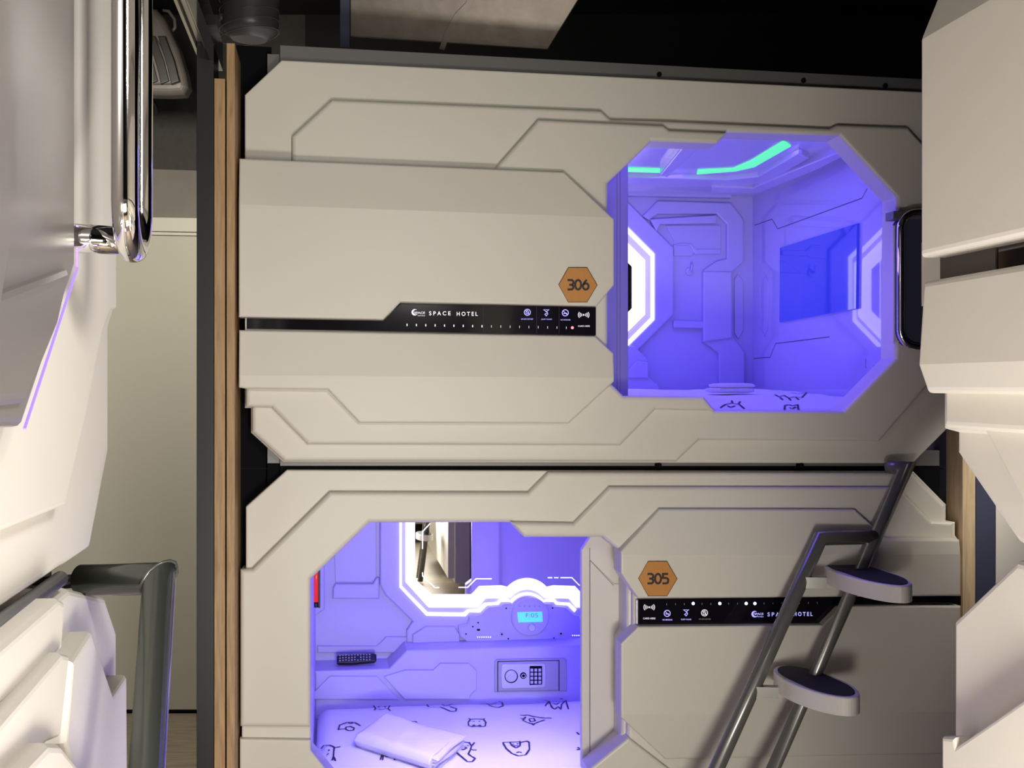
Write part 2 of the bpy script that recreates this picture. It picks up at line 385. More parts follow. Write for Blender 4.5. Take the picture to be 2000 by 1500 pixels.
def icon_wave(fr, x, y, c):
    L = [plate(fr, arc(x, y, 1.8, 0, 340, 10), c + .0005, c - .0005, 0)]
    for r in (4.3, 7.3, 10.5):
        for s in (0, 180): L.append(ribbon(fr, arc(x, y, r, s - 38, s + 38, 6, r * .85), .0022, c, .0004))
    return join(L)
I6 = [('logo', crescent(FA, 810, 610, 6.3, IP), M['white_ink']),
      ('logo_lettering', join([text(FA, 'SPACE', 809, 830, 613, 4.2, IP, .02), text(FA, 'HOTELS', 816, 830, 617.5, 2.2, IP)]), M['white_ink']),
      ('lettering', join([text(FA, 'S P A C E', 838, 880, 616.0, 8, IP, .02), text(FA, 'H O T E L', 892, 933, 617.0, 8, IP, .02)]), M['white_ink']),
      ('bell_icon', icon_bell(FA, 1030, 610, IP), M['blue_ink']), ('quiet_icon', icon_hush(FA, 1067, 611, IP), M['blue_ink']),
      ('smoking_icon', icon_smoke(FA, 1104, 611, IP), M['blue_ink']), ('contactless_icon', icon_wave(FA, 1140, 615, IP), M['white_ink']),
      ('caption', text(FA, 'DO NOT DISTURB', 1018, 1041, 624.5, 2.6, IP), M['blue_ink']),
      ('caption', text(FA, 'QUIET PLEASE', 1057, 1078, 625, 2.6, IP), M['blue_ink']),
      ('caption', text(FA, 'NO SMOKING', 1095, 1114, 626, 2.6, IP), M['blue_ink']),
      ('caption', text(FA, 'CARD HERE', 1129, 1152, 638.5, 3.2, IP), M['white_ink']),
      ('indicator_light', discp(FA, 1118, 640, 2.6, IP + .001, IP, 0, 12), M['red_led']),
      ] + [('tick_mark', ribbon(FA, [(795 + 18.3 * k, 632.3 + .33 * k), (795 + 18.3 * k, 636.8 + .33 * k)], .003 if k < 9 else .0015, IP, .0004), M['white_ink']) for k in range(18)
      ] + [('panel_divider', ribbon(FA, [(x, 600), (x, 652)], .0008, IP, .0002), M['navy']) for x in (944, 1048, 1092)]
info_marks(FA, ip, IP, I6)
def sign(fr, root, cx, cy, num, c):
    pts = [(cx - 18.5, cy - 33), (cx + 17.5, cy - 33), (cx + 37, cy + .5), (cx + 17.5, cy + 33.5), (cx - 18.5, cy + 33.5), (cx - 37, cy)]
    pe = obj('number_plate_edge', plate(fr, [(cx + (x - cx) * 1.03, cy + (y - cy) * 1.03) for x, y in pts], c + .004, c - .002, .0005), M['black_ink'], root)
    s_ = obj('number_plate', plate(fr, pts, c + .010, c + .003, .0006), M['orange'], root)
    D = {'3': [[(0, 0), (9, 0), (12, 2.5), (12, 6.5), (9, 9), (3.5, 9)], [(9, 9), (12, 11.5), (12, 15.5), (9, 18), (0, 18)]],
         '5': [[(12, 0), (1.2, 0), (1.2, 7.6), (8.5, 7.6), (12, 10), (12.3, 13.5), (11, 16.8), (7.5, 18), (0, 18)]],
         '0': [[(6.5 + 6.2 * math.cos(t), 9 + 9 * math.sin(t)) for t in [math.pi * k / 12 for k in range(25)]]],
         '6': [[(8.8, -.6), (4.2, 4.5), (1.2, 9.5)], [(6.8 + 5.9 * math.cos(t), 12.2 + 5.9 * math.sin(t)) for t in [math.pi * k / 12 for k in range(25)]]]}
    for k, ch in enumerate(num):
        obj('digit', join([ribbon(fr, [(cx - 20.5 + 14.6 * k + x * .93, cy - 9 + y * 1.02) for x, y in L], .0062, c + .0102, .0006) for L in D[ch]]), M['black_ink'], s_)
sign(FA, r306, 1129, 556, '306', .105)
# left sliding door edge behind the opening, right grab handle
obj('sliding_door', plate(FA, [(1090, 300), (1227, 300), (1227, 800), (1090, 800)], -.115, -.135, .003), M['frost'], r306, 'frosted sliding door edge showing beside the opening')
obj('door_groove', join([ribbon(FA, [(x, 330), (x, 770)], .002, -.115, .0012) for x in (1205, 1211)]), M['frost'], r306)
HC = .075
hl = [FA.loc(x, y, HC) for x, y in arc(1792, 445, 33, 90, 180, 8, 30) + arc(1792, 645, 33, 180, 270, 8, 33) + arc(1815, 645, 33, 270, 360, 8, 33) + arc(1815, 445, 33, 0, 90, 8, 30)]
gh = obj('grab_handle', sweep([FA.W(a, b, HC) for a, b in hl], .0115, 14, True), M['chrome'], r306, 'chrome grab handle loop')
obj('handle_backplate', plate_l(FA, hl, .066, .012, .003), M['navy'], gh)
obj('handle_bracket', plate(FA, [(1745, 412), (1800, 412), (1800, 428), (1745, 428)], .068, .012, .002), M['grey_metal'], gh)
obj('handle_bracket', plate(FA, [(1745, 440), (1757, 440), (1757, 668), (1745, 668)], .036, .012, .002), M['shell'], gh, 'off-white moulded strip')

# interior mouldings of 306 on the back panel
def bw(px, h, bev=.003, base=WB, seg=2): return plate(FA, px, base + h, base - .002, bev, seg)
LX = 2 * 1054
def octo(x0, x1, y0, y1, c): return [(x0 + c, y0), (x1 - c, y0), (x1, y0 + c), (x1, y1 - c), (x1 - c, y1), (x0 + c, y1), (x0, y1 - c), (x0, y0 + c)]
obj('led_surround', holed(FA, [octo(792, 1316, 352, 746, 132), octo(832, 1278, 398, 722, 98)], WB + .03, WB - .002, .006), M['liner'], r306)
lm = obj('lit_mirror', plate(FA, octo(874, 1236, 440, 680, 80), WB + .006, WB, 0), M['mirror'], r306, 'mirror ringed by a white light band')
obj('light_band', holed(FA, [octo(850, 1260, 420, 702, 88), octo(875, 1235, 440, 682, 80)], WB + .012, WB, .001), M['led_hi'], lm)
obj('light_line', holed(FA, [octo(832, 1278, 398, 722, 98), octo(838, 1272, 404, 716, 96)], WB + .034, WB + .02, .001), M['led_hi'], lm)
obj('mirror_light_line', ribbon(FA, [(1130, 462), (1175, 462), (1215, 500), (1215, 620), (1175, 660), (1130, 660)], .004, WB + .0065, .001), M['led_hi'], lm)
col6 = [(1330, 393), (1428, 396), (1453, 429), (1453, 511), (1432, 530), (1432, 657), (1455, 688), (1455, 770), (1415, 770), (1404, 745), (1404, 690), (1374, 667), (1374, 528), (1400, 510), (1420, 505), (1420, 438), (1400, 418), (1285, 418), (1268, 430), (1255, 422), (1285, 392)]
obj('wall_moulding', bw(col6, .022, .006), M['liner'], r306)
obj('wall_moulding', bw([(1374, 530), (1430, 530), (1430, 660), (1374, 668)], .035, .006), M['liner'], r306)
obj('wall_moulding', bw([(1270, 428), (1400, 420), (1400, 436), (1290, 438), (1283, 452)], .032, .005), M['liner'], r306)
obj('wall_moulding', bw([(1316, 478), (1348, 480), (1358, 496), (1408, 496), (1408, 486), (1360, 486), (1350, 476), (1330, 474)], .016, .004), M['liner'], r306)
obj('wall_moulding', bw([(1316, 626), (1386, 628), (1386, 642), (1316, 640)], .028, .005), M['liner'], r306)
obj('wall_moulding', bw([(1316, 500), (1350, 500), (1362, 488), (1408, 488), (1408, 440), (1300, 440), (1316, 470)], .008, .002), M['liner'], r306)
obj('wall_moulding', bw([(1200, 672), (1240, 676), (1266, 702), (1266, 735), (1286, 752), (1296, 772), (1200, 772)], .05, .008), M['liner'], r306)
obj('wall_moulding', bw([(1200, 700), (1228, 722), (1245, 705), (1266, 708), (1266, 738), (1200, 738)], .062, .004), M['liner'], r306)
obj('wall_moulding', bw([(1441, 535), (1452, 548), (1452, 645), (1442, 662), (1435, 650), (1435, 545)], .01, .003), M['liner'], r306)
obj('wall_moulding', bw([(1227, 370), (1430, 376), (1430, 386), (1227, 382)], .04, .005), M['liner'], r306)
hk = obj('coat_hook', discp(FA, 1347, 530, 7.5, WB + .012, WB, .003, 20), M['liner'], r306)
obj('hook_peg', sweep([FA.P(1349, 528, WB + .01), FA.P(1350, 529, WB + .04), FA.P(1352, 516, WB + .05)], .005, 10), M['liner'], hk)
# right end panel: n faces left
EN = Fr(FA.W(A1_6, 0, 0), -FA.n * -1, (0, 0, 1)); EN = Fr(FA.W(A1_6, 0, 0), FA.n, (0, 0, 1))
for p in ([(1474, 440), (1508, 428), (1519, 447), (1684, 387), (1694, 368)], [(1472, 700), (1504, 698), (1515, 671), (1620, 658)]): obj('panel_seam', ribbon(EN, p, .0028, 0, .0006), M['navy'], r306)
for p in ([(1484, 560), (1484, 640), (1494, 655), (1500, 640), (1500, 550), (1492, 534)], [(1690, 700), (1690, 720), (1700, 728), (1708, 715)]): obj('panel_moulding', ribbon(EN, p, .010, 0, .003), M['gloss'], r306)
# ceiling: n faces down
CE = Fr(FA.W(0, Z1_6, 0), FA.u, FA.n); 
def ce(px, h, bev=.003): return plate(CE, px, h, -.002, bev, 2)
if CE.n.z > 0: CE = Fr(FA.W(0, Z1_6, 0), FA.n, FA.u)
obj('cove_light', ce([(1160, 326), (1289, 331), (1289, 338), (1160, 334)], .004, 0), M['led_green'], r306, 'green ceiling light strip')
obj('cove_light', ce([(1363, 333), (1432, 330), (1467, 315), (1531, 276), (1545, 286), (1473, 327), (1437, 335), (1361, 341)], .004, 0), M['led_green'], r306, 'green ceiling light strip')
obj('ceiling_beam', ce([(1336, 284), (1372, 284), (1303, 347), (1289, 342)], .03, .005), M['ceil_in'], r306)
obj('ceiling_moulding', ce([(1160, 346), (1350, 350), (1420, 352), (1480, 346), (1560, 300), (1580, 310), (1500, 356), (1440, 364), (1160, 358)], .02, .004), M['ceil_in'], r306)
obj('ceiling_moulding', ce([(1390, 366), (1470, 368), (1590, 318), (1640, 298), (1650, 304), (1600, 330), (1480, 378), (1390, 376)], .03, .004), M['ceil_in'], r306)

area('capsule_306_light', FA.W(.45, .76, -.75), FA.W(.55, -.1, -.8), 1.3, .9, 15, (.12, .06, 1))
area('capsule_306_front_light', FA.W(.50, .80, -.22), FA.W(.6, .3, -1.4), 1.0, .08, 1.2, (.12, .07, 1))

# ---- lower capsule 305
r305 = thing('sleeping_capsule', 'off-white lower sleeping capsule with number 305, opening at its left', 'capsule', FA.W(.2, -1.47, -.05))
HOLE5 = [(607, 1131), (722, 1021), (998, 1020), (1024, 1049), (1178, 1049), (1214, 1078), (1214, 1120), (1224, 1136), (1224, 1238), (1214, 1256), (1214, 1445), (1150, 1504), (1150, 1580), (700, 1580), (607, 1466)]
base5 = [(480, 990), (560, 918), (1785, 921), (1848, 985), (1848, 1018), (1866, 1020), (1866, 1052), (1877, 1054), (1877, 1700), (472, 1700), (472, 1112), (480, 1112)]
obj('front_shell', holed(FA, [base5, HOLE5], 0, -.11, .005), M['shell'], r305)
N5 = [(469, 1113), (492, 1112), (644, 961), (1032, 962), (1072, 922), (1783, 924), (1846, 987), (1846, 1016), (1875, 1056), (1875, 1690), (1240, 1690), (1240, 1580), (1214, 1445),
      (1214, 1256), (1224, 1238), (1224, 1136), (1214, 1120), (1214, 1078), (1178, 1049), (1024, 1049), (998, 1020), (722, 1021), (607, 1131), (607, 1421), (469, 1420)]
obj('moulded_panel', plate(FA, N5, .028, -.002, .012, 4), M['shell'], r305)
obj('moulded_panel', plate(FA, [(468, 1443), (607, 1445), (607, 1466), (700, 1580), (700, 1690), (468, 1690)], .020, -.002, .006), M['shell'], r305)
P5 = [(998, 1020), (1121, 1022), (1191, 951), (1756, 952), (1820, 1018), (1863, 1020), (1863, 1690), (1300, 1690), (1240, 1600), (1226, 1445), (1226, 1256), (1236, 1238), (1236, 1136), (1226, 1120), (1214, 1078), (1178, 1049), (1024, 1049)]
obj('raised_moulding', plate(FA, P5, .054, .014, .012, 4), M['shell'], r305)
obj('upper_pad', tiltpad(FA, [(1213, 1077), (1292, 996), (1676, 997), (1735, 1054), (1877, 1055), (1877, 1164), (1247, 1169), (1213, 1120)], .100, .03,
    ((1213, 1083), (1877, 1083)), .16, 0), M['shell'], r305)
obj('lower_pad', tiltpad(FA, [(1247, 1224), (1608, 1221), (1641, 1187), (1674, 1184), (1877, 1184), (1877, 1476), (1303, 1487), (1213, 1402), (1213, 1257)], .100, .03,
    ((1213, 1395), (1877, 1390)), .0, .14), M['shell'], r305)
obj('lower_wing', plate(FA, [(1150, 1504), (1228, 1441), (1312, 1506), (1312, 1690), (1150, 1690)], .075, .0, .008), M['shell'], r305)
obj('mounting_flange', join([
    plate(FA, [(547, 906), (1835, 909), (1835, 1000), (547, 1000)], -.034, -.05, .001),
    plate(FA, [(522, 906), (600, 906), (600, 1000), (522, 1000)], -.052, -.07, .001)]), M['dark'], r305)
for x in (1288, 1566): obj('flange_bolt', discp(FA, x, 909, 5, .0, -.03, .0005, 8), M['dark'], r305)
obj('side_plate', plate(FA, [(461, 916), (530, 916), (530, 1700), (461, 1700)], -.085, -.098, 0), M['dark'], r305, 'black side plate')
obj('side_plate', plate(FA, [(1800, 916), (1878, 916), (1878, 1700), (1800, 1700)], -.085, -.098, 0), M['navy'], r305, 'dark navy side plate')
A0_5, A1_5 = FA.loc(601, 1200)[0], FA.loc(1862, 1200)[0]
Z1_5, Z0_5, WB5, WL5 = -.33, -1.39, -1.72, -1.52
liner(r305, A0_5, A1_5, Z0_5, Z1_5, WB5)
ip5 = obj('information_panel', plate(FA, [(1247, 1170), (1648, 1165.5), (1877, 1164), (1877, 1182), (1671, 1184), (1639, 1186), (1607, 1220), (1247, 1223)], IP, .03, .001), M['panel'], r305)
obj('light_trim', plate(FA, [(1243.5, 1172), (1246.5, 1172), (1246.5, 1219), (1243.5, 1219)], .072, .03, .001), M['alu'], r305)
I5 = [('contactless_icon', icon_wave(FA, 1268, 1186, IP), M['white_ink']), ('caption', text(FA, 'CARD HERE', 1256, 1280, 1209.5, 3.4, IP, .01), M['white_ink']),
      ('smoking_icon', icon_smoke(FA, 1303, 1198, IP), M['blue_ink']), ('caption', text(FA, 'NO SMOKING', 1294, 1313, 1212, 3, IP, .01), M['blue_ink']),
      ('quiet_icon', icon_hush(FA, 1340, 1197, IP), M['blue_ink']), ('caption', text(FA, 'QUIET PLEASE', 1330, 1350, 1211.5, 3, IP, .01), M['blue_ink']),
      ('bell_icon', icon_bell(FA, 1376, 1197, IP), M['white_ink']), ('caption', text(FA, 'DO NOT DISTURB', 1365, 1388, 1210.5, 2.6, IP), M['dim_ink']),
      ('logo', crescent(FA, 1474, 1199.5, 6.3, IP), M['blue_ink']),
      ('logo_lettering', join([text(FA, 'SPACE', 1473, 1491, 1201, 4, IP, .02), text(FA, 'HOTELS', 1479, 1491, 1205.5, 2.2, IP)]), M['blue_ink']),
      ('lettering', join([text(FA, 'S P A C E', 1499, 1541, 1204, 8, IP, .02), text(FA, 'H O T E L', 1550, 1587, 1203.2, 8, IP, .025)]), M['blue_ink']),
      ] + [('tick_mark', ribbon(FA, [(1302 + 17.3 * k, 1178.5 - .16 * k), (1302 + 17.3 * k, 1182 - .16 * k)], .0014, IP, .0004), M['dim_ink']) for k in range(18) if k not in (3, 6, 9, 10)]
info_marks(FA, ip5, IP, I5)
for x in (1354, 1406, 1457.5, 1474.5):
    obj('indicator_light', discp(FA, x, 1178.8, 2.8, IP + .001, IP, 0, 12), M['blue_led'], ip5)
sign(FA, r305, 1285, 1130, '305', .100)
# sliding door showing in the opening
sd = obj('sliding_door', plate(FA, [(1136, 1074), (1158, 1040), (1230, 1030), (1230, 1540), (1136, 1500)], -.115, -.14, .005), M['shell'], r305)
obj('door_inset', plate(FA, [(1153, 1094), (1200, 1140), (1240, 1140), (1240, 1428), (1198, 1430), (1153, 1478)], -.109, -.12, .003), M['shell'], sd)
obj('door_seam', ribbon(FA, [(1152, 1070), (1152, 1100), (1152, 1490)], .0018, -.109, .0007), M['grey_metal'], sd)
obj('door_seam', ribbon(FA, [(1153, 1095), (1198, 1143)], .0018, -.109, .0007), M['grey_metal'], sd)
# --- 305 inside: lower wall block, ledge, mouldings
def b5(px, h, base=WB5, bev=.004, seg=2): return plate(FA, px, base + h, base - .002, bev, seg)
blk = [FA.loc(x, y, WL5) for x, y in ((760, 1306), (794, 1270), (905, 1268))]
zb = Z0_5
ptsb = [(A0_5, zb), (A0_5, blk[0][1]), blk[0], blk[1], (A1_5, blk[1][1]), (A1_5, zb)]
obj('wall_ledge', plate_l(FA, ptsb, WL5, WB5, .008), M['liner'], r305)
obj('ledge_moulding', plate(FA, [(600, 1366), (644, 1321), (736, 1321), (780, 1366)], WL5 + .012, WL5 - .002, .003), M['liner'], r305)
obj('ledge_moulding', plate(FA, [(750, 1322), (792, 1309), (846, 1309), (860, 1296), (916, 1296), (931, 1310), (931, 1346), (918, 1358), (918, 1366), (790, 1366)], WL5 + .016, WL5 - .002, .004), M['liner'], r305)
obj('wall_moulding', b5([(742, 900), (742, 1142), (752, 1162), (806, 1214), (794, 1232), (794, 1268), (1272, 1268), (1272, 900)], .03, WB5, .007), M['liner'], r305)
obj('wall_moulding', b5([(806, 1240), (832, 1224), (888, 1224), (898, 1240), (898, 1252), (905, 1262), (806, 1262)], .05, WB5, .005), M['liner'], r305)
obj('wall_moulding', b5([(655, 1140), (728, 1140), (736, 1128), (741, 1128), (741, 1170), (650, 1170), (650, 1150)], .02, WB5, .006), M['liner'], r305)
obj('wall_moulding', b5([(650, 1000), (735, 1000), (735, 1126), (726, 1137), (655, 1137)], .006, WB5, .002), M['liner'], r305)
obj('wall_moulding', b5([(628, 1000), (634, 1000), (634, 1190), (612, 1205), (606, 1200), (606, 1000)], .03, WB5, .005), M['liner'], r305)
obj('wall_moulding', b5([(620, 1262), (736, 1262), (754, 1244), (800, 1244), (800, 1275), (620, 1275)], .016, WB5, .004), M['liner'], r305)
# zoom coordinates of the mirror and light band (3.7037 px per photo px, from 600,1010)
def zq(L): return [(600 + x / 3.7037, 1010 + y / 3.7037) for x, y in L]
CX = 1592
def sym(L): return L + [(2 * CX - x, y) for x, y in reversed(L)]
def band(left, arcpts, top): return zq(sym(left + arcpts)) if top is None else zq([(left[0][0], top)] + sym(left + arcpts) + [(2 * CX - left[0][0], top)])
def hump(r, cyy, x0): 
    a = math.degrees(math.acos(min(1, (CX - x0) / r))); return [(CX - r * math.cos(math.radians(a + (90 - a) * i / 8)), cyy - r * math.sin(math.radians(a + (90 - a) * i / 8))) for i in range(9)]
mir_in = [(780, 450), (905, 560), (1190, 560), (1245, 500), (1405, 495)] + hump(190, 632, 1450)[:]
bnd_out = [(712, 470), (878, 654), (1235, 655), (1290, 590), (1450, 585)] + hump(150, 675, 1475)[:]
TOP = -270
K = WB5 + .03
lm5 = obj('lit_mirror', plate(FA, band(mir_in[:5], mir_in[5:], TOP), K + .004, K - .004, 0), M['mirror'], r305, 'mirror edged by a white light band')
ledloop_o = band(bnd_out[:5], bnd_out[5:], TOP - 68)
ledloop_i = band(mir_in[:5], mir_in[5:], TOP)
obj('light_band', holed(FA, [ledloop_o, ledloop_i], K + .010, K - .002, .0008), M['led'], lm5)
t_o = [(668, 508), (862, 714), (1146, 718), (1172, 688), (1250, 690), (1300, 640), (1385, 634), (1400, 614), (1470, 612)] + hump(136, 700, 1480)
t_i = [(684, 498), (872, 690), (1130, 693), (1160, 670), (1235, 668), (1285, 622), (1372, 616), (1390, 596), (1455, 594)] + hump(154, 700, 1465)
obj('light_line', plate(FA, zq([(684, TOP - 80)] + t_i[:5] + list(reversed(t_o[:5])) + [(668, TOP - 80)]), K + .008, K - .002, 0), M['led'], lm5)
obj('light_line', plate(FA, zq(t_i[4:] + list(reversed(t_o[4:]))), K + .008, K - .002, 0), M['led'], lm5)
obj('light_line', plate(FA, zq([(2 * CX - x, y) for x, y in (t_i[4:] + list(reversed(t_o[4:])))]), K + .008, K - .002, 0), M['led'], lm5)
for p in ([(890, 45), (834, 105), (834, 230)], [(834, 400), (834, 425), (925, 510), (955, 510)], [(1095, 508), (1160, 508), (1222, 446), (1335, 446)], [(1740, 438), (1772, 438)], [(1787, 438), (1817, 438)], [(1832, 438), (1915, 438), (1970, 495)]):
    obj('mirror_light_line', ribbon(FA, zq(p), .004, K + .0045, .001), M['led_thin'], lm5)
# control panel
cp_out = [(1165, 905), (1105, 868), (1092, 800), (1098, 785), (1158, 775), (1172, 722), (1255, 705), (1310, 655), (1400, 645), (1420, 628), (1470, 625)] + hump(132, 705, 1480)
CW = K + .022
cp = obj('control_panel', plate(FA, zq(sym(cp_out)), CW, K - .002, .005), M['liner'], r305)
obj('panel_seam', ribbon(FA, zq([(1172, 725), (1172, 780), (1110, 795), (1110, 860), (1160, 900), (2020, 900)]), .0025, CW, .0006), M['safe'], cp)
dl = obj('control_dial', discp(FA, 600 + 1615 / 3.7037, 1010 + 722 / 3.7037, 37, CW + .016, CW, .006, 48), M['liner'], cp)
obj('display', plate(FA, zq([(1520, 688), (1700, 684), (1704, 758), (1528, 762)]), CW + .0175, CW + .014, .001), M['lcd'], dl)
obj('display_digits', text(FA, 'F:05', 1027, 1051, 1206, 8.5, CW + .018), M['dim_ink'], dl)
obj('control_knob', discp(FA, 600 + 1627 / 3.7037, 1010 + 803 / 3.7037, 7, CW + .034, CW + .014, .003, 24), M['safe_plate'], dl)
for x in (1538, 1572, 1609, 1646, 1682):
    obj('push_button', discp(FA, 600 + x / 3.7037, 1010 + 645 / 3.7037, 1.6, CW + .019, CW + .014, .0005, 10), M['safe'], dl)
for x, y in ((1408, 848), (1836, 843)):
    j = obj('headphone_jack', discp(FA, 600 + x / 3.7037, 1010 + y / 3.7037, 4.2, CW + .006, CW - .001, .001, 18), M['key'], cp)
    obj('jack_hole', discp(FA, 600 + x / 3.7037, 1010 + y / 3.7037, 2.0, CW + .0068, CW + .005, 0, 12), M['panel'], j)
for x, y in ((1237, 764), (1149, 846), (1198, 792), (1440, 660), (1775, 658), (1455, 880), (1785, 876)):
    obj('panel_screw', discp(FA, 600 + x / 3.7037, 1010 + y / 3.7037, 1.5, CW + .002, CW - .001, 0, 10), M['dark'], cp)
obj('usb_socket', plate(FA, zq([(1228, 810), (1250, 810), (1250, 822), (1228, 822)]), CW + .002, CW, 0), M['dark'], cp)
obj('panel_dots', join([discp(FA, 600 + x / 3.7037, 1010 + y / 3.7037, 1.0, CW + .001, CW, 0, 8) for x, y in [(1233 + 15.5 * k, 868) for k in range(7)] + [(1920 + 15 * k, 856) for k in range(4)]]), M['led_thin'], cp)
obj('panel_print', join([ribbon(FA, zq([(a, y), (b, y)]), .0015, CW, .0004) for a, b, y in ((1268, 1288, 760), (1266, 1292, 775), (1270, 1286, 790), (1272, 1286, 818), (1342, 1368, 855), (1340, 1372, 867), (1750, 1770, 840), (1750, 1775, 852), (1872, 1896, 842), (1872, 1900, 854), (1940, 1962, 745), (1944, 1962, 760), (1940, 1962, 775))]), M['key'], cp)
# safe (own thing) in the ledge front
sf = thing('hotel_safe', 'small grey safe with keypad set in the ledge inside the lower capsule', 'safe', FA.P(1036, 1352, WL5))
body = obj('body', plate(FA, [(966, 1292), (971, 1288), (1103, 1286), (1107, 1290), (1107, 1350), (966, 1352)], WL5 + .010, WL5 - .004, .004), M['safe'], sf)
sdoor = obj('door', plate(FA, [(973, 1296), (976, 1293), (1088, 1291), (1091, 1294), (1091, 1348), (973, 1350)], WL5 + .017, WL5 + .004, .003), M['safe'], sf)
obj('door_shadow_gap', ribbon(FA, [(972, 1351), (972, 1292), (1092, 1290), (1092, 1349)], .003, WL5 + .010, .0006), M['dark'], body)
lp = obj('lock_plate', plate(FA, [(980, 1299), (983, 1297), (1062, 1296), (1065, 1299), (1066, 1321), (1065, 1341), (1062, 1343), (983, 1345), (980, 1342), (978.5, 1320)], WL5 + .023, WL5 + .014, .002), M['safe_plate'], sdoor)
obj('dial', discp(FA, 998.5, 1321, 11.5, WL5 + .030, WL5 + .02, .003), M['safe_plate'], lp)
obj('dial_ring', ring(FA, 998.5, 1321, 12.2, WL5 + .0235, .004), M['dark'], lp)
obj('dial_grip', plate(FA, [(991, 1324), (1004, 1314), (1006, 1317), (993, 1328)], WL5 + .038, WL5 + .028, .002), M['safe_plate'], lp)
obj('lock_cylinder', discp(FA, 1022.5, 1320, 6, WL5 + .031, WL5 + .02, .002), M['dark'], lp)
obj('lock_ring', ring(FA, 1022.5, 1320, 3.6, WL5 + .0312, .003), M['key'], lp)
kp = obj('keypad', plate(FA, [(1034.5, 1301), (1059, 1301), (1059, 1337), (1034.5, 1338)], WL5 + .0255, WL5 + .02, .0005), M['dark'], lp)
for r in range(4):
    for c_ in range(3):
        x, y = 1036.2 + c_ * 7.7, 1306 + r * 7.9
        obj('key', plate(FA, [(x, y), (x + 5.4, y), (x + 5.4, y + 5.8), (x, y + 5.8)], WL5 + .0285, WL5 + .024, .0006), M['key'], kp)

area('capsule_305_light', FA.W(.25, -.39, -.85), FA.W(.2, -1.4, -.9), 1.3, .8, 13.0, (.060, .018, 1))
area('capsule_306_opening_light', FA.W(.78, .42, .03), FA.W(1.05, -.9, .45), .35, .2, 1.6, (.20, .12, 1))
area('capsule_305_rear_fill', FA.W(.2, -.40, -1.2), FA.W(.25, -.8, -.1), .9, .15, 2.4, (.12, .06, 1))  # added fill for the inner front wall that the mirror shows
area('capsule_305_front_fill', FA.W(.0, -.42, -.26), FA.W(.0, -1.35, -.6), .9, .12, 5.2, (.48, .42, 1), 85)  # added fill on the front of the duvet, for room light coming in

# ------------------------------------------------------------------ things inside the capsules
# televisions
tvc = .010
tq = [EN.loc(x, y, tvc) for x, y in ((1523, 484), (1674, 436), (1672, 603), (1522, 630))]
a_s = sorted([q[0] for q in tq]); b_s = sorted([q[1] for q in tq])
tv = thing('television', 'dark glossy television on the end wall inside the upper capsule', 'television', EN.W((a_s[0] + a_s[3]) / 2, b_s[0], .01))
obj('housing', plate_l(EN, tq, tvc - .002, .001, .003), M['screen'], tv)
obj('screen', plate_l(EN, [(q[0] + (sum(a_s) / 4 - q[0]) * .004, q[1] + (sum(b_s) / 4 - q[1]) * .006) for q in tq], tvc, tvc - .006, 0), M['screen'], tv)
tq0 = FA.P(617.5, 1186, -1.25)
to = thing('wall_torch', 'red tube with a black end cap at the left edge inside the lower capsule', 'torch', tq0)
obj('tube', sweep([tq0 + Vector((0, 0, .02)), tq0 + Vector((0, 0, .21))], .0145, 24), M['red_glow'], to)
obj('end_cap', sweep([tq0 + Vector((0, 0, .0)), tq0 + Vector((0, 0, .004)), tq0 + Vector((0, 0, .022))], [.011, .0155, .0155], 24), M['remote'], to)
obj('holder', box_l(FA, FA.loc(621.5, 1186, -1.25)[0], FA.loc(625.5, 1186, -1.25)[0], tq0.z - 1.55, tq0.z - 1.55 + .21, -1.27, -1.23, .002), M['remote'], to)

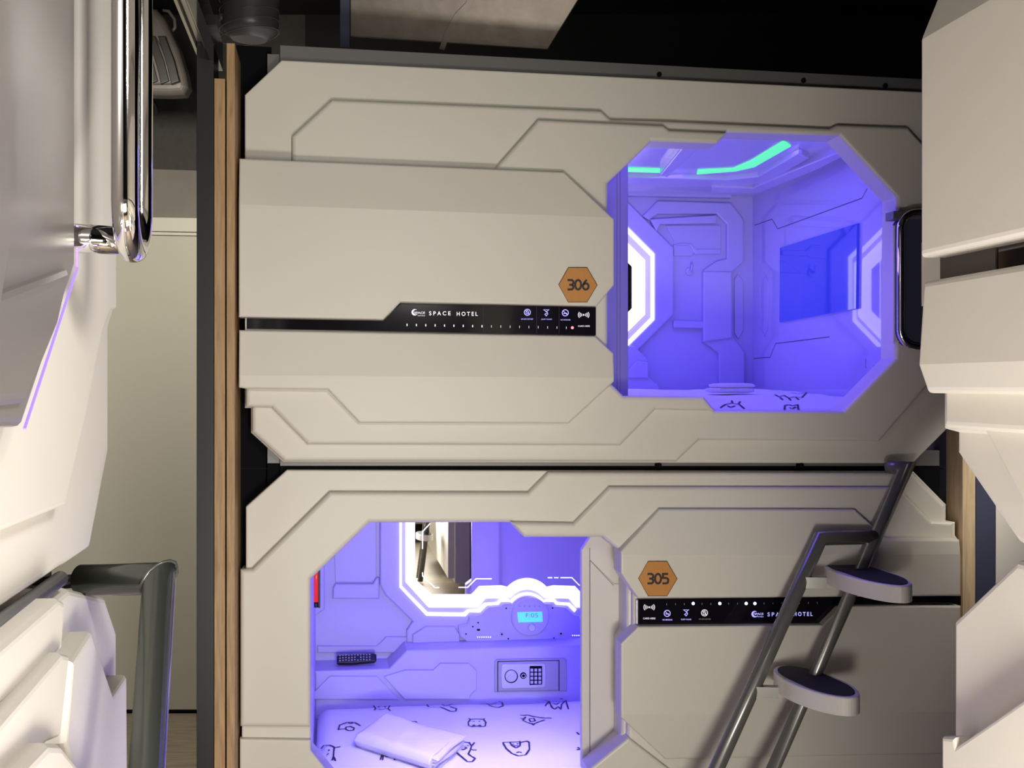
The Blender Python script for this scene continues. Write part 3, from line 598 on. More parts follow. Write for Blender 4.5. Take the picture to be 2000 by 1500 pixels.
def bumps(x, y, s=1, seed=0): return s * (noise.noise(Vector((x * 2.1 + seed, y * 2.6, seed))) * .6 + noise.noise(Vector((x * 6 + seed, y * 8, 3.1))) * .25 + noise.noise(Vector((x * 15, y * 22, seed))) * .07)
def doodle_lines():
    """outline creatures as polylines in photo points, lower duvet"""
    z = lambda L: [(600 + x / 3.7037, 1250 + y / 3.7037) for x, y in L]
    D = []
    D += [z([(40, 540), (60, 500), (80, 545), (110, 540), (125, 500), (150, 500), (160, 535), (190, 540), (200, 490), (220, 505)]), z([(195, 490), (205, 482), (215, 488)])]
    D += [z([(480, 478), (495, 500), (540, 505), (585, 500), (598, 478)]), z([(495, 500), (485, 512)]), z([(585, 500), (600, 514)]), z([(515, 484), (520, 490)]), z([(560, 484), (566, 490)])]
    D += [z([(865, 470), (880, 488), (960, 485), (1040, 520), (1075, 518), (1080, 500), (1030, 485), (1085, 480)]), z([(970, 470), (1000, 480), (1050, 468)])]
    D += [z([(1250, 462), (1290, 462), (1340, 485), (1385, 492), (1415, 478), (1410, 455), (1385, 450)]), z([(1300, 465), (1330, 470), (1370, 458)])]
    D += [z([(1715, 440), (1750, 448), (1770, 490), (1790, 505), (1815, 485), (1835, 505), (1840, 470), (1870, 440), (1890, 505)]), z([(1745, 450), (1720, 482)]), z([(1775, 462), (1800, 468), (1830, 455)]), z([(1825, 432), (1850, 430)])]
    D += [z([(225, 655), (235, 620), (290, 598), (345, 600), (385, 625)]), z([(280, 650), (280, 635), (310, 628), (340, 640), (335, 655), (300, 660), (280, 650)]), z([(232, 650), (275, 645)]), z([(295, 603), (320, 608), (330, 601)])]
    D += [z([(1165, 600), (1180, 578), (1225, 574), (1275, 578), (1292, 600), (1288, 628), (1255, 632), (1225, 625), (1195, 632), (1168, 625), (1165, 600)]), z([(1180, 578), (1168, 570)]), z([(1275, 578), (1284, 570)]), z([(1200, 592), (1212, 594)]), z([(1240, 594), (1252, 592)]), z([(1195, 628), (1205, 618), (1215, 628)]), z([(1238, 628), (1248, 618), (1258, 628)])]
    D += [z([(1540, 548), (1600, 548), (1680, 565), (1770, 570)]), z([(1580, 560), (1560, 585), (1590, 600), (1635, 612), (1670, 598), (1720, 580)]), z([(1605, 575), (1640, 570), (1650, 590), (1615, 595), (1605, 575)]), z([(1625, 605), (1635, 620), (1645, 607)]), z([(1545, 572), (1565, 575)])]
    D += [z([(100, 790), (120, 765), (165, 765), (195, 780), (190, 850), (205, 878)]), z([(195, 785), (240, 775)]), z([(190, 850), (180, 875)]), z([(155, 800), (160, 805)]), z([(140, 835), (155, 825)])]
    D += [z([(530, 790), (540, 830), (575, 850), (620, 850), (655, 835), (665, 815)]), z([(540, 835), (530, 870)]), z([(550, 840), (545, 875)]), z([(640, 845), (630, 875)]), z([(650, 840), (650, 870)]), z([(570, 808), (574, 812)]), z([(610, 822), (640, 818)])]
    D += [z([(990, 822), (1080, 818), (1130, 860), (1160, 885), (1195, 885), (1215, 862), (1165, 830), (1180, 800), (1190, 770), (1170, 745), (1130, 742), (1095, 765), (1050, 790), (1010, 795)]), z([(1100, 778), (1125, 800), (1155, 785), (1130, 778), (1100, 778)]), z([(1110, 760), (1114, 764)]), z([(1160, 765), (1164, 768)]), z([(1190, 770), (1210, 745)]), z([(1130, 742), (1130, 732)]), z([(1185, 798), (1225, 800)])]
    D += [z([(1415, 745), (1440, 790), (1480, 825), (1530, 842), (1580, 835), (1608, 795), (1605, 745), (1590, 735), (1560, 742), (1535, 745)]), z([(1415, 745), (1465, 742), (1480, 765), (1510, 785), (1540, 770), (1540, 735)]), z([(1465, 742), (1535, 740)]), z([(1490, 755), (1494, 760)]), z([(1520, 752), (1524, 757)]), z([(1495, 770), (1530, 768)]), z([(1515, 820), (1530, 812), (1550, 820)])]
    D += [z([(1950, 672), (1968, 690)]), z([(1950, 800), (1972, 792), (1955, 780)]), z([(755, 595), (780, 592), (795, 600)])]
    return D
def duvet(name, label, a0, a1, w0, w1, zt, hfun, doodles, parent=None, nx=150, ny=110, drop=.056):
    bm = bmesh.new(); rows = []
    for j in range(ny + 1):
        row = []
        for i in range(nx + 1):
            a = a0 + (a1 - a0) * i / nx; c = w0 + (w1 - w0) * j / ny
            e = min((a - a0), (a1 - a), (w1 - c), (c - w0)) / .05
            k = 1 if e >= 1 else math.sin(max(0, e) * math.pi / 2)
            b = zt + hfun(a, c) - (1 - k) * .034
            row.append(bm.verts.new(FA.W(a, b, c)))
        rows.append(row)
    for j in range(ny):
        for i in range(nx):
            f = bm.faces.new((rows[j][i], rows[j][i + 1], rows[j + 1][i + 1], rows[j + 1][i])); f.smooth = True
    rim = [e for e in bm.edges if e.is_boundary]
    r = bmesh.ops.extrude_edge_only(bm, edges=rim)
    for v in [g for g in r['geom'] if isinstance(g, bmesh.types.BMVert)]: v.co.z = 1.55 + zt - drop
    bmesh.ops.recalc_face_normals(bm, faces=bm.faces)
    # printed outlines: thin ribbons following the cloth
    def hit(px, py):
        d = Vector(((px - 1000) / FPX, 1, (750 - py) / FPX)); t = 3.0
        while t < 7:
            p = CAM + d * t - FA.o; a, c = p.dot(FA.u), p.dot(FA.n)
            if c < w1 and p.z < zt + hfun(a, c): return a, c
            t += .004
        return 99, 99
    for L in doodles:
        Q = []
        for i in range(len(L) - 1):
            for s in range(4):
                t = s / 4; Q.append((L[i][0] * (1 - t) + L[i + 1][0] * t, L[i][1] * (1 - t) + L[i + 1][1] * t))
        Q.append(L[-1]); H = [hit(*q) for q in Q]
        if any(not (a0 < a < a1 and w0 < c < w1) for a, c in H): continue
        prev = None
        for i, (a, c) in enumerate(H):
            o1 = H[max(0, i - 1)]; o2 = H[min(len(H) - 1, i + 1)]; t = Vector((o2[0] - o1[0], o2[1] - o1[1]))
            t = t.normalized() if t.length > 1e-6 else Vector((1, 0)); nn = Vector((-t.y, t.x)) * (.0027 + .0014 * random.random())
            vv = [bm.verts.new(FA.W(a + s * nn.x, zt + hfun(a + s * nn.x, c + s * nn.y) + .0022, c + s * nn.y)) for s in (-1, 1)]
            if prev:
                f = bm.faces.new((prev[0], prev[1], vv[1], vv[0])); f.material_index = 1
            prev = vv
    me = bpy.data.meshes.new('m'); bm.to_mesh(me); bm.free()
    return setp(obj(name, me, [M['linen'], M['black_ink']]), label, 'duvet')
MZ = -1.34
m5 = obj('mattress', box_l(FA, A0_5 + .01, A1_5 - .02, Z0_5 + .001, MZ - .055, WL5 + .02, -.16, .02), M['linen'])
setp(m5, 'white mattress under the doodle-print duvet in the lower capsule', 'mattress')
def h5(a, c):
    edge = 1 / (1 + math.exp(-(c + 1.40) * 60)) * .018
    fold = -.030 * math.exp(-((a + .62) / .10) ** 2) * math.exp(-((c + .75) / .25) ** 2) 
    return .006 + edge + fold + bumps(a, c, .012, 2)
duvet('duvet', 'white duvet printed with doodle creatures inside the lower capsule', A0_5 + .012, A1_5 - .03, WL5 + .02, -.14, MZ, h5, doodle_lines())
m6 = obj('mattress', box_l(FA, A0_6 + .02, A1_6 - .01, Z0_6 + .001, -.135, WB + .02, -.16, .02), M['linen'])
setp(m6, 'white mattress under the duvet in the upper capsule', 'mattress')
def h6(a, c): return -.016 + .062 * (1 - math.exp((c + .14) / .30)) + bumps(a, c, .020, 9)
z6 = lambda L: [(1150 + x / 2.586, 240 + y / 2.586) for x, y in L]
D6 = [z6([(940, 1375), (960, 1385), (985, 1378), (1010, 1392), (1040, 1385), (1075, 1390), (1100, 1365), (1060, 1370), (1020, 1365)]), z6([(965, 1388), (980, 1402)]), z6([(1010, 1392), (1020, 1404)]), z6([(1045, 1388), (1060, 1400)]),
      z6([(665, 1440), (690, 1425), (720, 1418), (760, 1425), (785, 1445)]), z6([(700, 1430), (715, 1440), (740, 1432)]), z6([(725, 1418), (722, 1405)]), z6([(755, 1422), (765, 1410)]),
      z6([(988, 1450), (990, 1430), (1010, 1425), (1030, 1432), (1055, 1425), (1058, 1450)]), z6([(1010, 1440), (1030, 1445), (1045, 1438)])]
duvet('duvet', 'white doodle-print duvet inside the upper capsule', A0_6 + .03, A1_6 - .02, WB + .02, -.14, -.070, h6, D6)

def zplane(z): return Fr((0, 0, 1.55 + z), (1, 0, 0), (0, 1, 0))
# folded towel on the lower duvet
tz = MZ + .032
T1 = zplane(tz + .045)
tw = thing('folded_towel', 'white folded towel lying on the duvet in the lower capsule', 'towel', T1.P(790, 1440) - Vector((0, 0, .045)))
c4 = [T1.P(690, 1431), T1.P(752, 1390), T1.P(906, 1430), T1.P(846, 1480)]     # left, far, right, near
def towel_layer(z0, th, v0, u1, seed, puff=0.0, rnd=.10):
    bm = bmesh.new(); n = 36; m = 24; top = []; bot = []
    for j in range(m + 1):
        rt = []; rb = []
        for i in range(n + 1):
            u_ = i / n * u1; v_ = v0 + (1 - v0) * j / m
            uu = u_ + .012 * math.sin(seed + v_ * 6) * (i / n)
            p = (c4[0] * (1 - uu) + c4[3] * uu) * (1 - v_) + (c4[1] * (1 - uu) + c4[2] * uu) * v_
            e = min(1, min(u_ * 1.6, (v_ - v0) * 1.0, (1 - v_) * 1.0) / rnd); k = math.sqrt(max(0, 1 - (1 - e) ** 2))
            h = z0 + th * .5; hh = th * .5 * max(k, .03)
            wv = .0025 * noise.noise(Vector((p.x * 14 + seed, p.y * 14, seed))) + .012 * puff * math.exp(-((u_ - .1) / .3) ** 2 - ((v_ - .85) / .3) ** 2) * k
            sag = -.010 * puff * v_ * (i / n)
            rt.append(bm.verts.new((p.x, p.y, h + hh + wv + sag))); rb.append(bm.verts.new((p.x, p.y, h - hh)))
        top.append(rt); bot.append(rb)
    for j in range(m):
        for i in range(n):
            f = bm.faces.new((top[j][i], top[j][i + 1], top[j + 1][i + 1], top[j + 1][i])); f.smooth = True
            f = bm.faces.new((bot[j][i], bot[j + 1][i], bot[j + 1][i + 1], bot[j][i + 1])); f.smooth = True
    for j in range(m):
        f = bm.faces.new((top[j][0], top[j + 1][0], bot[j + 1][0], bot[j][0])); bm.faces.new((top[j][n], bot[j][n], bot[j + 1][n], top[j + 1][n]))
    for i in range(n):
        bm.faces.new((top[0][i], bot[0][i], bot[0][i + 1], top[0][i + 1])); bm.faces.new((top[m][i], top[m][i + 1], bot[m][i + 1], bot[m][i]))
    bmesh.ops.recalc_face_normals(bm, faces=bm.faces)
    me = bpy.data.meshes.new('m'); bm.to_mesh(me); bm.free(); return me
zz = 1.55 + MZ + .021
obj('towel_fold', towel_layer(zz, .056, 0, .96, 0, 1, .14), M['towel'], tw)
for k, (z_, th, v0, u1) in enumerate(((.002, .007, .04, 1.01), (.012, .007, .05, .99), (.022, .006, .04, 1.02), (.032, .006, .05, 1.0), (.041, .006, .05, 1.03))):
    obj('towel_fold', towel_layer(zz + z_, th, v0, u1, k * 1.7 + 1, 0, .04), M['towel'], tw)
# towel in the upper capsule
t6 = thing('folded_towel', 'small folded towel lying on the duvet in the upper capsule', 'towel', (0, 0, 0))
q6 = zplane(-.025)
base_p = q6.P(1425, 772); base_p = CAM + (base_p - CAM).normalized() * 4.55; base_p.z = 1.55 - .030
t6.location = base_p; ROOT[t6.name] = base_p.copy()
def soft(center, dx, dy, dz, ang, seed=0):
    bm = bmesh.new(); bmesh.ops.create_uvsphere(bm, u_segments=32, v_segments=16, radius=1)
    for v in bm.verts:
        q = v.co.copy(); q = Vector([math.copysign(abs(t) ** .55, t) for t in q]); nz_ = 1 + .08 * noise.noise(q * 2 + Vector((seed, 0, 0)))
        x, y = q.x * dx * nz_, q.y * dy * nz_
        v.co = center + Vector((x * math.cos(ang) - y * math.sin(ang), x * math.sin(ang) + y * math.cos(ang), q.z * dz))
    return mesh_of(bm, True)
obj('towel_fold', soft(base_p + Vector((0, 0, .008)), .085, .05, .010, .15, 1), M['towel'], t6)
obj('towel_fold', soft(base_p + Vector((.008, 0, .024)), .080, .048, .009, .2, 4), M['towel'], t6)

# remote control on the ledge
zl = blk[0][1] + .002
rm = thing('remote_control', 'black remote control lying on the ledge in the lower capsule', 'remote control', FA.W(FA.loc(696, 1290, WB5 + .1)[0], zl, WB5 + .1))
ra0, ra1 = FA.loc(658, 1290, WB5 + .1)[0], FA.loc(735, 1290, WB5 + .1)[0]
RF = Fr(FA.W(0, zl + .018, WB5 + .11), FA.u, FA.n * -.5 + Vector((0, 0, 1)) * .86)
def rl(a, b): return (ra0 + (ra1 - ra0) * a, b)
obj('casing', plate_l(RF, [rl(0, -.012), rl(.04, -.016), rl(.30, -.017), rl(.45, -.017), rl(.95, -.012), rl(1, -.005), rl(1, .018), rl(.93, .024), rl(.5, .022), rl(.03, .020), rl(0, .015)], .016, -.010, .005), M['remote'], rm)
for i in range(11):
    for j in range(3):
        if i in (6,) and j == 1: continue
        x, y = .06 + i * .075, -.008 + j * .011 + (i % 3) * .001
        obj('button', plate_l(RF, [rl(x, y), rl(x + .035, y), rl(x + .035, y + .005), rl(x, y + .005)], .019, .015, .0008), M['safe'] if (i + j) % 4 else M['key'], rm)

# ------------------------------------------------------------------ ladder of the middle capsules
lad = thing('bunk_ladder', 'grey tubular ladder with two oval white steps leaning on the middle capsules', 'ladder', FA.W(.3, -1.55, .45))
def tofloor(p, q):
    d = q - p; t = (0.015 - p.z) / d.z; return p + d * t
Rr = .0215
r2a = FA.P(1768, 914, .075); r2m = FA.P(1510, 1500, .33); r2b = tofloor(r2a, r2m)
r1a = FA.P(1602, 1052, .16); r1m = FA.P(1400, 1500, .34); r1b = tofloor(r1a, r1m)
obj('rail', sweep([FA.P(1736, 911, .0), FA.P(1740, 912, .055), FA.P(1770, 914, .075), r2b], [.012, .0215, Rr, Rr], 24), M['tube'], lad)
cbt = (FA.loc(1712, 1048, .13)[1] - 0)
tt = (1.55 + FA.loc(1712, 1048, .13)[1] - r2a.z) / (r2b.z - r2a.z); cbe = r2a + (r2b - r2a) * tt
obj('rail', sweep([cbe, r1a, r1b], Rr, 24), M['tube'], lad)
for e_ in (r1b, r2b): obj('rubber_foot', sweep([e_ + Vector((0, 0, .03)), e_ - Vector((0, 0, .014))], .026, 20), M['rubber'], lad)
def oval(cx, cy, L, slope, s, n=64):
    ang = math.atan(slope); out = []
    for k in range(n):
        t = 2 * math.pi * k / n; x = L * math.cos(t); y = s * math.sin(t)
        out.append((cx + x * math.cos(ang) - y * math.sin(ang), cy + x * math.sin(ang) + y * math.cos(ang)))
    return out
def step(cx, cy, L, slope, s, zs, th, bx, by, bh):
    H = zplane(zs); pts = [H.loc(x, y) for x, y in oval(cx, cy, L, slope, s)]
    so = obj('step', plate_l(H, pts, 0, -th, .006, 3), M['step'], lad)
    ctr = Vector((sum(p[0] for p in pts) / len(pts), sum(p[1] for p in pts) / len(pts)))
    ins = [tuple(ctr + (Vector(p) - ctr) * (1 - .018 / max(.02, (Vector(p) - ctr).length))) for p in pts]
    obj('step_pad', plate_l(H, ins, .0025, -.004, .001, 1), M['rubber'], so)
    return so
step(1694, 1120, 90, .225, 14.5, -.552, .048, 0, 0, 0)
step(1595, 1331, 88, .295, 20.5, -.842, .050, 0, 0, 0)
def brk(py, zc, px_end, h=.032):
    t = (1.55 + zc - r1a.z) / (r1b.z - r1a.z); p = r1a + (r1b - r1a) * t
    q = FA.P(px_end, py, .16); q = CAM + (q - CAM) * ((p.y - .01) / q.y); q.z = p.z
    d = (q - p).normalized(); s_ = Vector((0, 0, 1)).cross(d) * .015; v = Vector((0, 0, h / 2)); bm = bmesh.new()
    A = [bm.verts.new(p + a * s_ + b * v) for a, b in ((-1, -1), (1, -1), (1, 1), (-1, 1))]; B = [bm.verts.new(q + a * s_ + b * v) for a, b in ((-1, -1), (1, -1), (1, 1), (-1, 1))]
    for i in range(4): bm.faces.new((A[i], A[(i + 1) % 4], B[(i + 1) % 4], B[i]))
    bm.faces.new(A); bm.faces.new(B); obj('step_bracket', mesh_of(bm), M['tube'], lad)
brk(1122, -.582, 1614); brk(1335, -.876, 1520)

# ------------------------------------------------------------------ right-hand capsules
OFF = 2400
ru = thing('sleeping_capsule', 'off-white upper capsule at the right edge of the photo', 'capsule', RI.W(.9, -.27, -.05))
aR = 2.1
def ext(fr, px, c, *loc_pts): return [fr.loc(x, y, c) for x, y in px] + list(loc_pts)
def bR(y, fr=RI, c=0): return fr.loc(1800, y, c)[1]
zt = 1.0
def rp(pts, c): return [RI.loc(x, y, c) for x, y in pts]
bot = RI.loc(2000, 1076, .0)
obj('front_shell', plate_l(RI, [(0.045, zt - .07), (.0, .62), (.03, .50)][:0] + rp([(1868, -40), (1868, 886), (1985, 1058), (2003, 1070)], 0) + [(aR - .07, RI.loc(2003, 1070, 0)[1]), (aR, -.14), (aR, .9), (aR - .07, zt), (RI.loc(1868, -40, 0)[0] + .07, zt)], 0, -.11, .010), M['shell'], ru)
midz = RI.loc(1850, 838, .02)[1]
obj('moulded_panel', plate_l(RI, rp([(1842, -40), (1842, 838), (1868, 845), (1925, 848), (2010, 1010)], .022) + [(aR - .02, -.12), (aR - .02, .9), (RI.loc(1842, -40, .022)[0], zt - .03)], .022, -.004, .007), M['shell'], ru)
obj('moulded_panel', plate_l(RI, rp([(1796, 760), (1796, 560), (1845, 560), (1845, 838), (1835, 790)], .04)[:0] + [(RI.loc(1843, 772, .04)[0], RI.loc(1843, 836, .04)[1]), (aR - .05, RI.loc(1843, 836, .04)[1]), (aR - .05, .02), (RI.loc(1843, 772, .04)[0], .02)], .040, .018, .010), M['shell'], ru)
def Rpad(name, pxl, extra, wbase, w0, cutz, up, down, bev=.009, parent=None, fr=RI):
    pts = [fr.loc(x, y, wbase) for x, y in pxl] + extra
    def wf(x, y):
        d = y - cutz; return wbase - (up * d if d > 0 else -down * d)
    return obj(name, plate_l(fr, pts, wbase, w0, bev, 3, [((0, cutz), (1, cutz))], wf), M['shell'], parent)
zgt, zgb = RI.loc(1797, 503, .07)[1], RI.loc(1797, 549, .07)[1]
Rpad('upper_pad', [(1796, 503), (1796, 72), (1806, 0), (1806, -60)], [(aR - .1, .72), (aR - .1, zgt)], .075, .02, RI.loc(1796, 80, .075)[1], .30, .0, parent=ru)
Rpad('lower_pad', [(1797, 768), (1791, 712), (1797, 549)], [(aR - .1, zgb), (aR - .1, RI.loc(1797, 768, .07)[1])], .075, .02, RI.loc(1792, 712, .075)[1], .03, .25, parent=ru)
gf = RI.loc(1800, 520, .03)[0]
obj('gap_fill', plate_l(RI, [(gf, zgb - .03), (gf, zgt + .03), (aR - .2, zgt + .03), (aR - .2, zgb - .03)], .030, .018, 0), M['shell'], ru)
g1 = RI.loc(1840, 500, .034)[0]; g2 = RI.loc(1950, 500, .034)[0]
obj('information_panel', plate_l(RI, [(g1, zgb - .02), (g1, zgt + .02), (aR - .3, zgt + .02), (aR - .3, zgb - .02)], .036, .028, .001), M['panel'], ru)
obj('panel_reflection', plate_l(RI, [(g1 + .002, zgb - .015), (g1 + .002, zgt + .015), (g2, zgt + .015), (g2, zgb - .015)], .038, .034, 0), M['vent'], ru)  # brown plate drawn as the reflection in the black panel
obj('body', box_l(RI, .12, aR - .05, -.22, .95, -1.5, -.10), M['grey_metal'], ru)
rlw = thing('sleeping_capsule', 'white lower capsule at the right edge of the photo', 'capsule', RI.W(.9, -1.5, -.05))
zb2 = -1.46
obj('front_shell', plate_l(RI, rp([(1862, 1700), (1862, 1212), (1985, 1094)], .0) + [(.45, RI.loc(1985, 1094, 0)[1]), (aR - .07, RI.loc(1985, 1094, 0)[1]), (aR, -.38), (aR, zb2), (RI.loc(1862, 1600, 0)[0], zb2)], .0, -.11, .010), M['shell'], rlw)
obj('raised_moulding', plate_l(RI, rp([(1838, 1700), (1838, 1438), (1862, 1440), (1866, 1457), (2003, 1362)], .045) + [(.8, RI.loc(2003, 1362, .045)[1] - .0), (aR, -.60), (aR, zb2 + .03), (RI.loc(1838, 1600, .045)[0], zb2 + .03)], .045, -.02, .010), M['shell'], rlw)
obj('body', box_l(RI, .12, aR - .05, zb2, -.32, -1.5, -.10), M['grey_metal'], rlw)

# ------------------------------------------------------------------ left-hand capsules
lu = thing('sleeping_capsule', 'off-white upper capsule at the left edge of the photo, with chrome handle', 'capsule', LE.W(-.9, -.27, -.05))
aL = -2.1
def lpx(pts, c=0): return [LE.loc(x, y, c) for x, y in pts]
zlb = LE.loc(176, 1072, 0)[1]
obj('front_shell', plate_l(LE, [(aL, -.14), (aL + .1, zlb)] + lpx([(176, 1072), (212, 884), (212, 645), (222, 612), (222, -40)]) + [(-.02 - .05, 1.0), (aL + .07, 1.0), (aL, .9)], 0, -.10, .010), M['shell'], lu)
Lp = lpx([(228, -40), (228, 602)], .02)
obj('moulded_panel', plate_l(LE, lpx([(228, 604), (218, 604), (200, 650), (167, 820), (128, 988), (-2, 1040)], .022) + [(aL + .03, -.13), (aL + .03, .93), (-.06, .93)] + lpx([(228, -40)], .022), .022, -.005, .006), M['shell'], lu)
dpx = [(148, -40), (148, 522), (45, 834), (-30, 836)]
dp = lpx(dpx, .055)
obj('sliding_door', plate_l(LE, dp + [(aL + .5, dp[-1][1]), (aL + .5, .80), (dp[0][0], .80)], .055, .018, .010), M['smoke'], lu, 'dark taupe door leaf')
obj('door_facet', plate_l(LE, lpx([(146, 524), (120, 640), (60, 790), (-30, 800), (-30, 590)], .068), .066, .050, .012), M['smoke'], lu)
obj('door_facet', plate_l(LE, lpx([(25, -40), (25, 480), (5, 600), (-40, 610), (-40, -40)], .068), .068, .050, .008), M['smoke'], lu)
obj('door_leak_glow', ribbon(LE, [(149.5, 440), (149.5, 523), (46, 838)], .0018, .054, .002), M['leak_purple'], lu)  # glowing ribbon drawn for purple light leaking past the door
# chrome handle loop
HW = .115
an = LE.loc(247, 300, HW)[0]; af = LE.loc(270, 300, HW)[0]; zb_ = LE.loc(262, 470, HW)[1]; ztp = zb_ + .62
def rr(a0, a1, b0, b1, r, n=8):
    o = []
    for (cx, cy, s) in ((a1 - r, b1 - r, 0), (a0 + r, b1 - r, 90), (a0 + r, b0 + r, 180), (a1 - r, b0 + r, 270)):
        for k in range(n + 1):
            t = math.radians(s + 90 * k / n); o.append((cx + r * math.cos(t), cy + r * math.sin(t)))
    return o
hd = obj('grab_handle', sweep([LE.W(a, b, HW) for a, b in rr(an - .012, af + .012, zb_ - .012, ztp, (af - an + .024) * .49)], .0155, 20, True), M['chrome'], lu, 'tall chrome grab handle loop')
amid = (an + af) / 2
obj('handle_post', sweep([LE.W(amid - .01, zb_, .015), LE.W(amid, zb_, .07), LE.W(amid, zb_ - .003, HW)], [.017, .017, .016], 20), M['chrome'], hd)
obj('handle_collar', sweep([LE.W(amid - .008, zb_, .020), LE.W(amid - .007, zb_, .030)], .023, 24), M['chrome'], hd)
obj('handle_collar', sweep([LE.W(amid - .006, zb_, .034), LE.W(amid - .005, zb_, .042)], .021, 24), M['chrome'], hd)
obj('body', box_l(LE, aL + .05, -.12, -.22, .95, -1.5, -.09), M['grey_metal'], lu)

ll = thing('sleeping_capsule', 'white lower capsule at the bottom left corner beside the grey ladder tube', 'capsule', LE.W(-.9, -1.5, -.05))
obj('front_shell', plate_l(LE, lpx([(135, 1148), (206, 1166), (228, 1232), (228, 1700)])[:3] + [(LE.loc(228, 1232)[0], -1.46), (aL, -1.46), (aL, -.38), (aL + .07, LE.loc(135, 1148)[1])], 0, -.10, .010), M['shell'], ll)
def lpl(px, c, w0, bev=.008, m='shell'): return obj('raised_moulding', plate_l(LE, lpx(px, c), c, w0, bev), M[m], ll)
lpl([(-160, 1404), (0, 1268), (116, 1168), (128, 1174), (122, 1270), (0, 1380), (-160, 1520)], .035, -.004)
lpl([(-160, 1590), (0, 1414), (122, 1274), (138, 1278), (120, 1440), (96, 1450), (0, 1560), (-160, 1740)], .050, -.004)
lpl([(143, 1290), (180, 1233), (222, 1356), (248, 1318), (250, 1620), (170, 1620), (130, 1452)], .030, -.004)
lpl([(-10, 1560), (97, 1450), (122, 1452), (160, 1500), (240, 1620), (180, 1700), (-10, 1700)], .070, -.004, .01)
obj('body', box_l(LE, aL + .05, -.12, -1.46, -.34, -1.5, -.09), M['grey_metal'], ll)
area('left_lower_capsule_light', (-.42, .75, .55), LE.W(-.15, -.62, 0), .35, .2, 3.2, (.22, .14, 1))
gr = obj('gap_rail', sweep([LE.P(-60, 1262, .0), LE.P(118, 1130, .0)], .010, 14), M['grey_metal'])
setp(gr, 'dark grey rail in the gap between the left-hand capsules', 'rail')

# near ladder at the left
nl = thing('bunk_ladder', 'thick grey ladder tube with a welded corner at the bottom left', 'ladder', (-.3, .9, 0))
def at(px, py, Y): return CAM + Vector(((px - 1000) / FPX, 1, (750 - py) / FPX)) * Y
e0, e1, e2 = at(160, 1133, 1.80), at(311, 1130, 1.74), at(287, 1500, 1.56)
obj('rail', sweep([e0, e1, tofloor(e1, e2)], .0225, 32), M['tube_shaded'], nl)
wp = e1
def weld(p, n_=16):
    pts = []
    d1_ = (e0 - e1).normalized(); d2_ = (e2 - e1).normalized(); b_ = (d1_ + d2_).normalized(); s_ = d1_.cross(d2_).normalized()
    for k in range(n_):
        t = 2 * math.pi * k / n_; pts.append(p + (b_ * math.cos(t) * 1.33 + s_ * math.sin(t)) * .0225 * (1 + .03 * random.random()))
    return sweep(pts, [.0012 + .0016 * random.random() for _ in pts], 8, True)
obj('weld_bead', weld(wp), M['tube_shaded'], nl)
obj('wall_bracket', sweep([at(60, 1142, 1.86), at(165, 1133, 1.80)], .010, 4), M['tube_shaded'], nl)

# ladder of the right-hand capsules, out of the frame but seen in the mirror
rl3 = thing('bunk_ladder', 'grey tubular ladder of the right-hand capsules, seen in the mirror of the lower capsule', 'ladder', (.5, 1.0, 0))
for dy in (0, .17):
    p0 = RI.W(.72 + dy, -.30, .05)
    obj('rail', sweep([RI.W(.72 + dy, -.30, .0), p0, Vector((p0.x - .16, p0.y - .02, .015))], .0215, 20), M['tube'], rl3)
for h_ in (.38, .72, 1.02):
    H = zplane(h_ - 1.55); c_ = RI.W(.70, h_ - 1.55, .05 + .16 * (1.25 - h_) / 1.25)
    el = [(c_.x + .06 * math.cos(t) + .0, c_.y - .085 + .15 * math.sin(t)) for t in [2 * math.pi * k / 40 for k in range(40)]]
    so = obj('step', plate_l(H, el, 0, -.045, .005, 2), M['step'], rl3)
    obj('step_pad', plate_l(H, [(c_.x + (x - c_.x) * .86, c_.y - .085 + (y - c_.y + .085) * .92) for x, y in el], .0025, -.004, .001, 1), M['rubber'], so)

# ------------------------------------------------------------------ overhead: ducts, rail, vent unit
UP = Fr((0, 4.15, 1.55), (1, 0, 0), (0, .0, 1))
dt = thing('air_duct', 'brownish galvanised sheet duct above the upper capsule', 'duct', UP.P(900, 60))
def slab(fr, px, w1, w0, bev=.002): return plate(fr, px, w1, w0, bev)
UD = Fr((0, 4.15, 2.66), (1, 0, 0), (0, -.45, 1))
obj('casing', slab(UD, [(683, -160), (683, 72), (860, 84), (1070, 98), (1134, -6), (1200, -160)], 0, -.30, .004), M['duct'], dt)
obj('side_flange', slab(UD, [(664, -160), (664, 92), (683, 92), (683, -160)], .012, -.02, .002), M['navy'], dt)
obj('seam_strip', ribbon(UD, [(940, -60), (915, 8), (893, 30), (875, 62), (863, 96)], .018, .0, .007), M['duct'], dt)
fd = thing('flexible_duct', 'dark ribbed flexible duct hanging above the oak-edged boards', 'duct', at(487, 60, 4.35))
rib = []; rad = []
for k in range(40):
    rib.append(at(487 + 6 * k / 40, 78 - k * 6.5, 4.35)); rad.append(.098 * (1 + .025 * (k % 2)) if k > 3 else (.06 + .0126 * k))
obj('hose', sweep(rib, rad, 40), M['duct_dark'], fd)
obj('hose_ring', join([sweep([at(487 + math.cos(t) * 0, 70 - j * 19, 4.35) + Vector((math.cos(t), math.sin(t), .18 * math.cos(t))) * .1015 for t in [2 * math.pi * i / 40 for i in range(40)]], .0018, 8, True) for j in range(5)]), M['duct_dark'], fd)
obj('hose_clamp', soft(at(432, 33, 4.3), .008, .008, .012, 0), M['duct_dark'], fd)

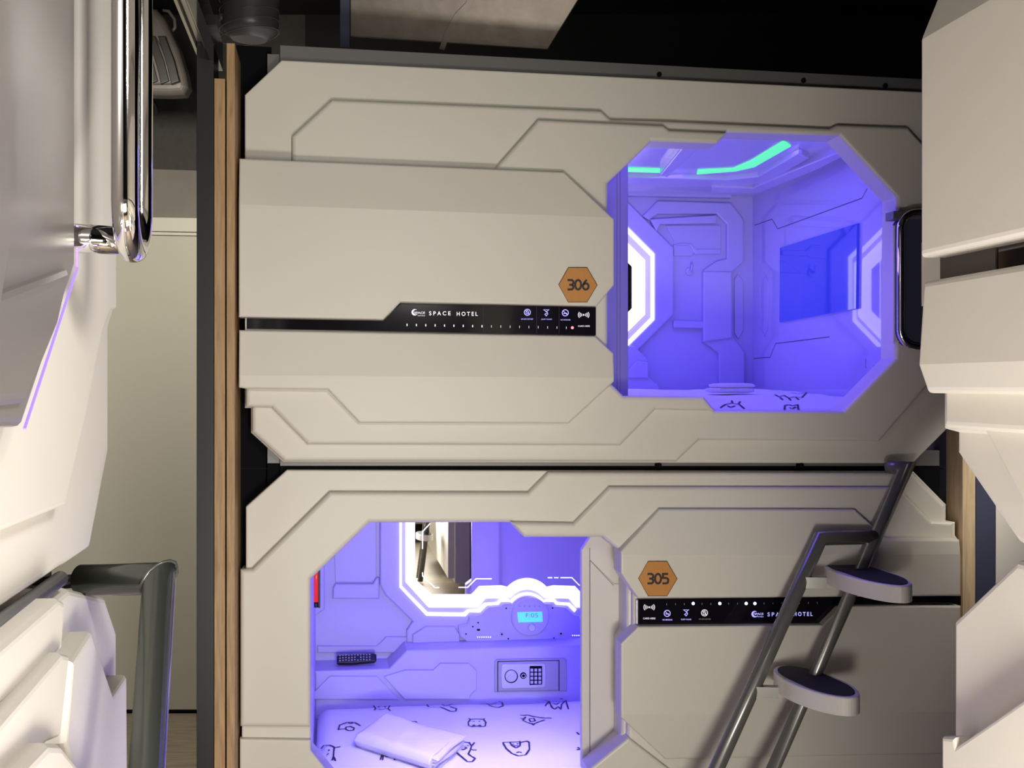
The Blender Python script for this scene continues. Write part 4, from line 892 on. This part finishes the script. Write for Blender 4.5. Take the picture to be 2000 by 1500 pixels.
# sliding-door track and glass fin over the black post: run along the aisle
AX = Vector((-sn, cs, 0))                                           # away from the camera along the aisle
def beam(p, length, wd, ht, m, name, parent):
    """box whose far end's upper-left corner is p"""
    bm = bmesh.new(); X = Vector((cs, sn, 0)); vs = []
    for l in (0, -length):
        for a in (0, wd):
            for h in (0, -ht): vs.append(bm.verts.new(p + AX * l + X * a + Vector((0, 0, h))))
    for f in ((0, 1, 3, 2), (4, 6, 7, 5), (0, 2, 6, 4), (1, 5, 7, 3), (0, 4, 5, 1), (2, 3, 7, 6)): bm.faces.new([vs[i] for i in f])
    return obj(name, mesh_of(bm), m, parent)
tr = thing('door_track', 'aluminium sliding-door track running overhead to the black post', 'track', at(395, 83, 3.6))
q = at(384, 88, 3.58)
beam(q + Vector((0, 0, .0)), 1.6, .008, .03, M['alu'], 'track_channel', tr)
beam(q + Vector((.012, 0, .0)), 1.6, .012, .018, M['alu'], 'track_channel', tr)
beam(q + Vector((.030, 0, .0)), 1.6, .005, .030, M['alu'], 'track_channel', tr)
beam(q + Vector((.036, 0, .004)), 1.6, .013, .02, M['black_frame'], 'track_cover', tr)
beam(at(418, 84, 3.6) + Vector((0, 0, 0)), 1.6, .025, .08, M['panel'], 'track_fascia', tr)
# vent unit on the corridor wall
vu = thing('vent_unit', 'dark curved wall unit with slotted vents above the cream door', 'vent', at(320, 180, 5.3))
VF = Fr((0, 5.35, 1.55), (1, 0, .0), (0, 0, 1))
obj('housing', plate(VF, [(150, 20), (230, 8), (272, 6), (302, 14), (318, 32), (345, 90), (360, 140), (365, 168), (357, 182), (330, 184), (240, 182), (150, 182)], .12, .03, .035, 5), M['vent'], vu)
obj('cover', plate(VF, [(150, 64), (295, 67), (304, 72), (334, 122), (346, 160), (340, 164), (240, 165), (150, 165)], .135, .10, .012, 4), M['vent'], vu)
for dx in (-42, -20, 2, 22):
    obj('vent_slot', plate(VF, [(286 + dx, 70), (300 + dx, 70), (318 + dx, 118), (328 + dx, 158), (312 + dx, 164), (304 + dx, 130)], .143, .12, .004), M['slot'], vu)
obj('pipe_loop', sweep([VF.P(x, y, .02) for x, y in [(318, 20), (330, 22), (341, 38), (342, 54), (334, 64)]], .007, 10), M['vent'], vu)
obj('mounting_arm', wbox(VF.P(230, 60)[0], VF.P(290, 60)[0], 5.37, 5.92, VF.P(230, 90)[2], VF.P(230, 60)[2]), M['vent'], vu)
pf = thing('pipe_bracket', 'small dark wall fitting below the vent unit', 'bracket', BK.P(290, 215, .02))
obj('clamp', sweep([BK.P(272, 218, .03), BK.P(290, 190, .05), BK.P(302, 205, .05), BK.P(306, 222, .03)], .010, 10), M['vent'], pf)
obj('plate', plate(BK, [(268, 205), (304, 200), (308, 222), (270, 226)], .02, 0, .004), M['vent'], pf)

# ------------------------------------------------------------------ behind the camera: capsule opposite (source of the white light) and a ladder seen in the mirror
oc = thing('sleeping_capsule', 'lit capsule opposite the middle ones, behind the camera', 'capsule', (.3, -1.6, .1))
OP = Fr((.3, -1.55, 1.55), (-1, 0, 0), (0, 0, 1))
oh = [(-.85, -.15), (.55, -.15), (.85, -.45), (.85, -1.0), (-.60, -1.0), (-.85, -.75)]
obj('front_shell', holed_l(OP, [[(-1.3, -.0), (1.1, -.0), (1.2, -.1), (1.2, -1.4), (-1.3, -1.4)], oh], 0, -.08, .005), M['shell'], oc)
obj('body', join([box_l(OP, -1.2, 1.1, -1.4, -.02, -1.3, -1.25)]), M['liner'], oc)
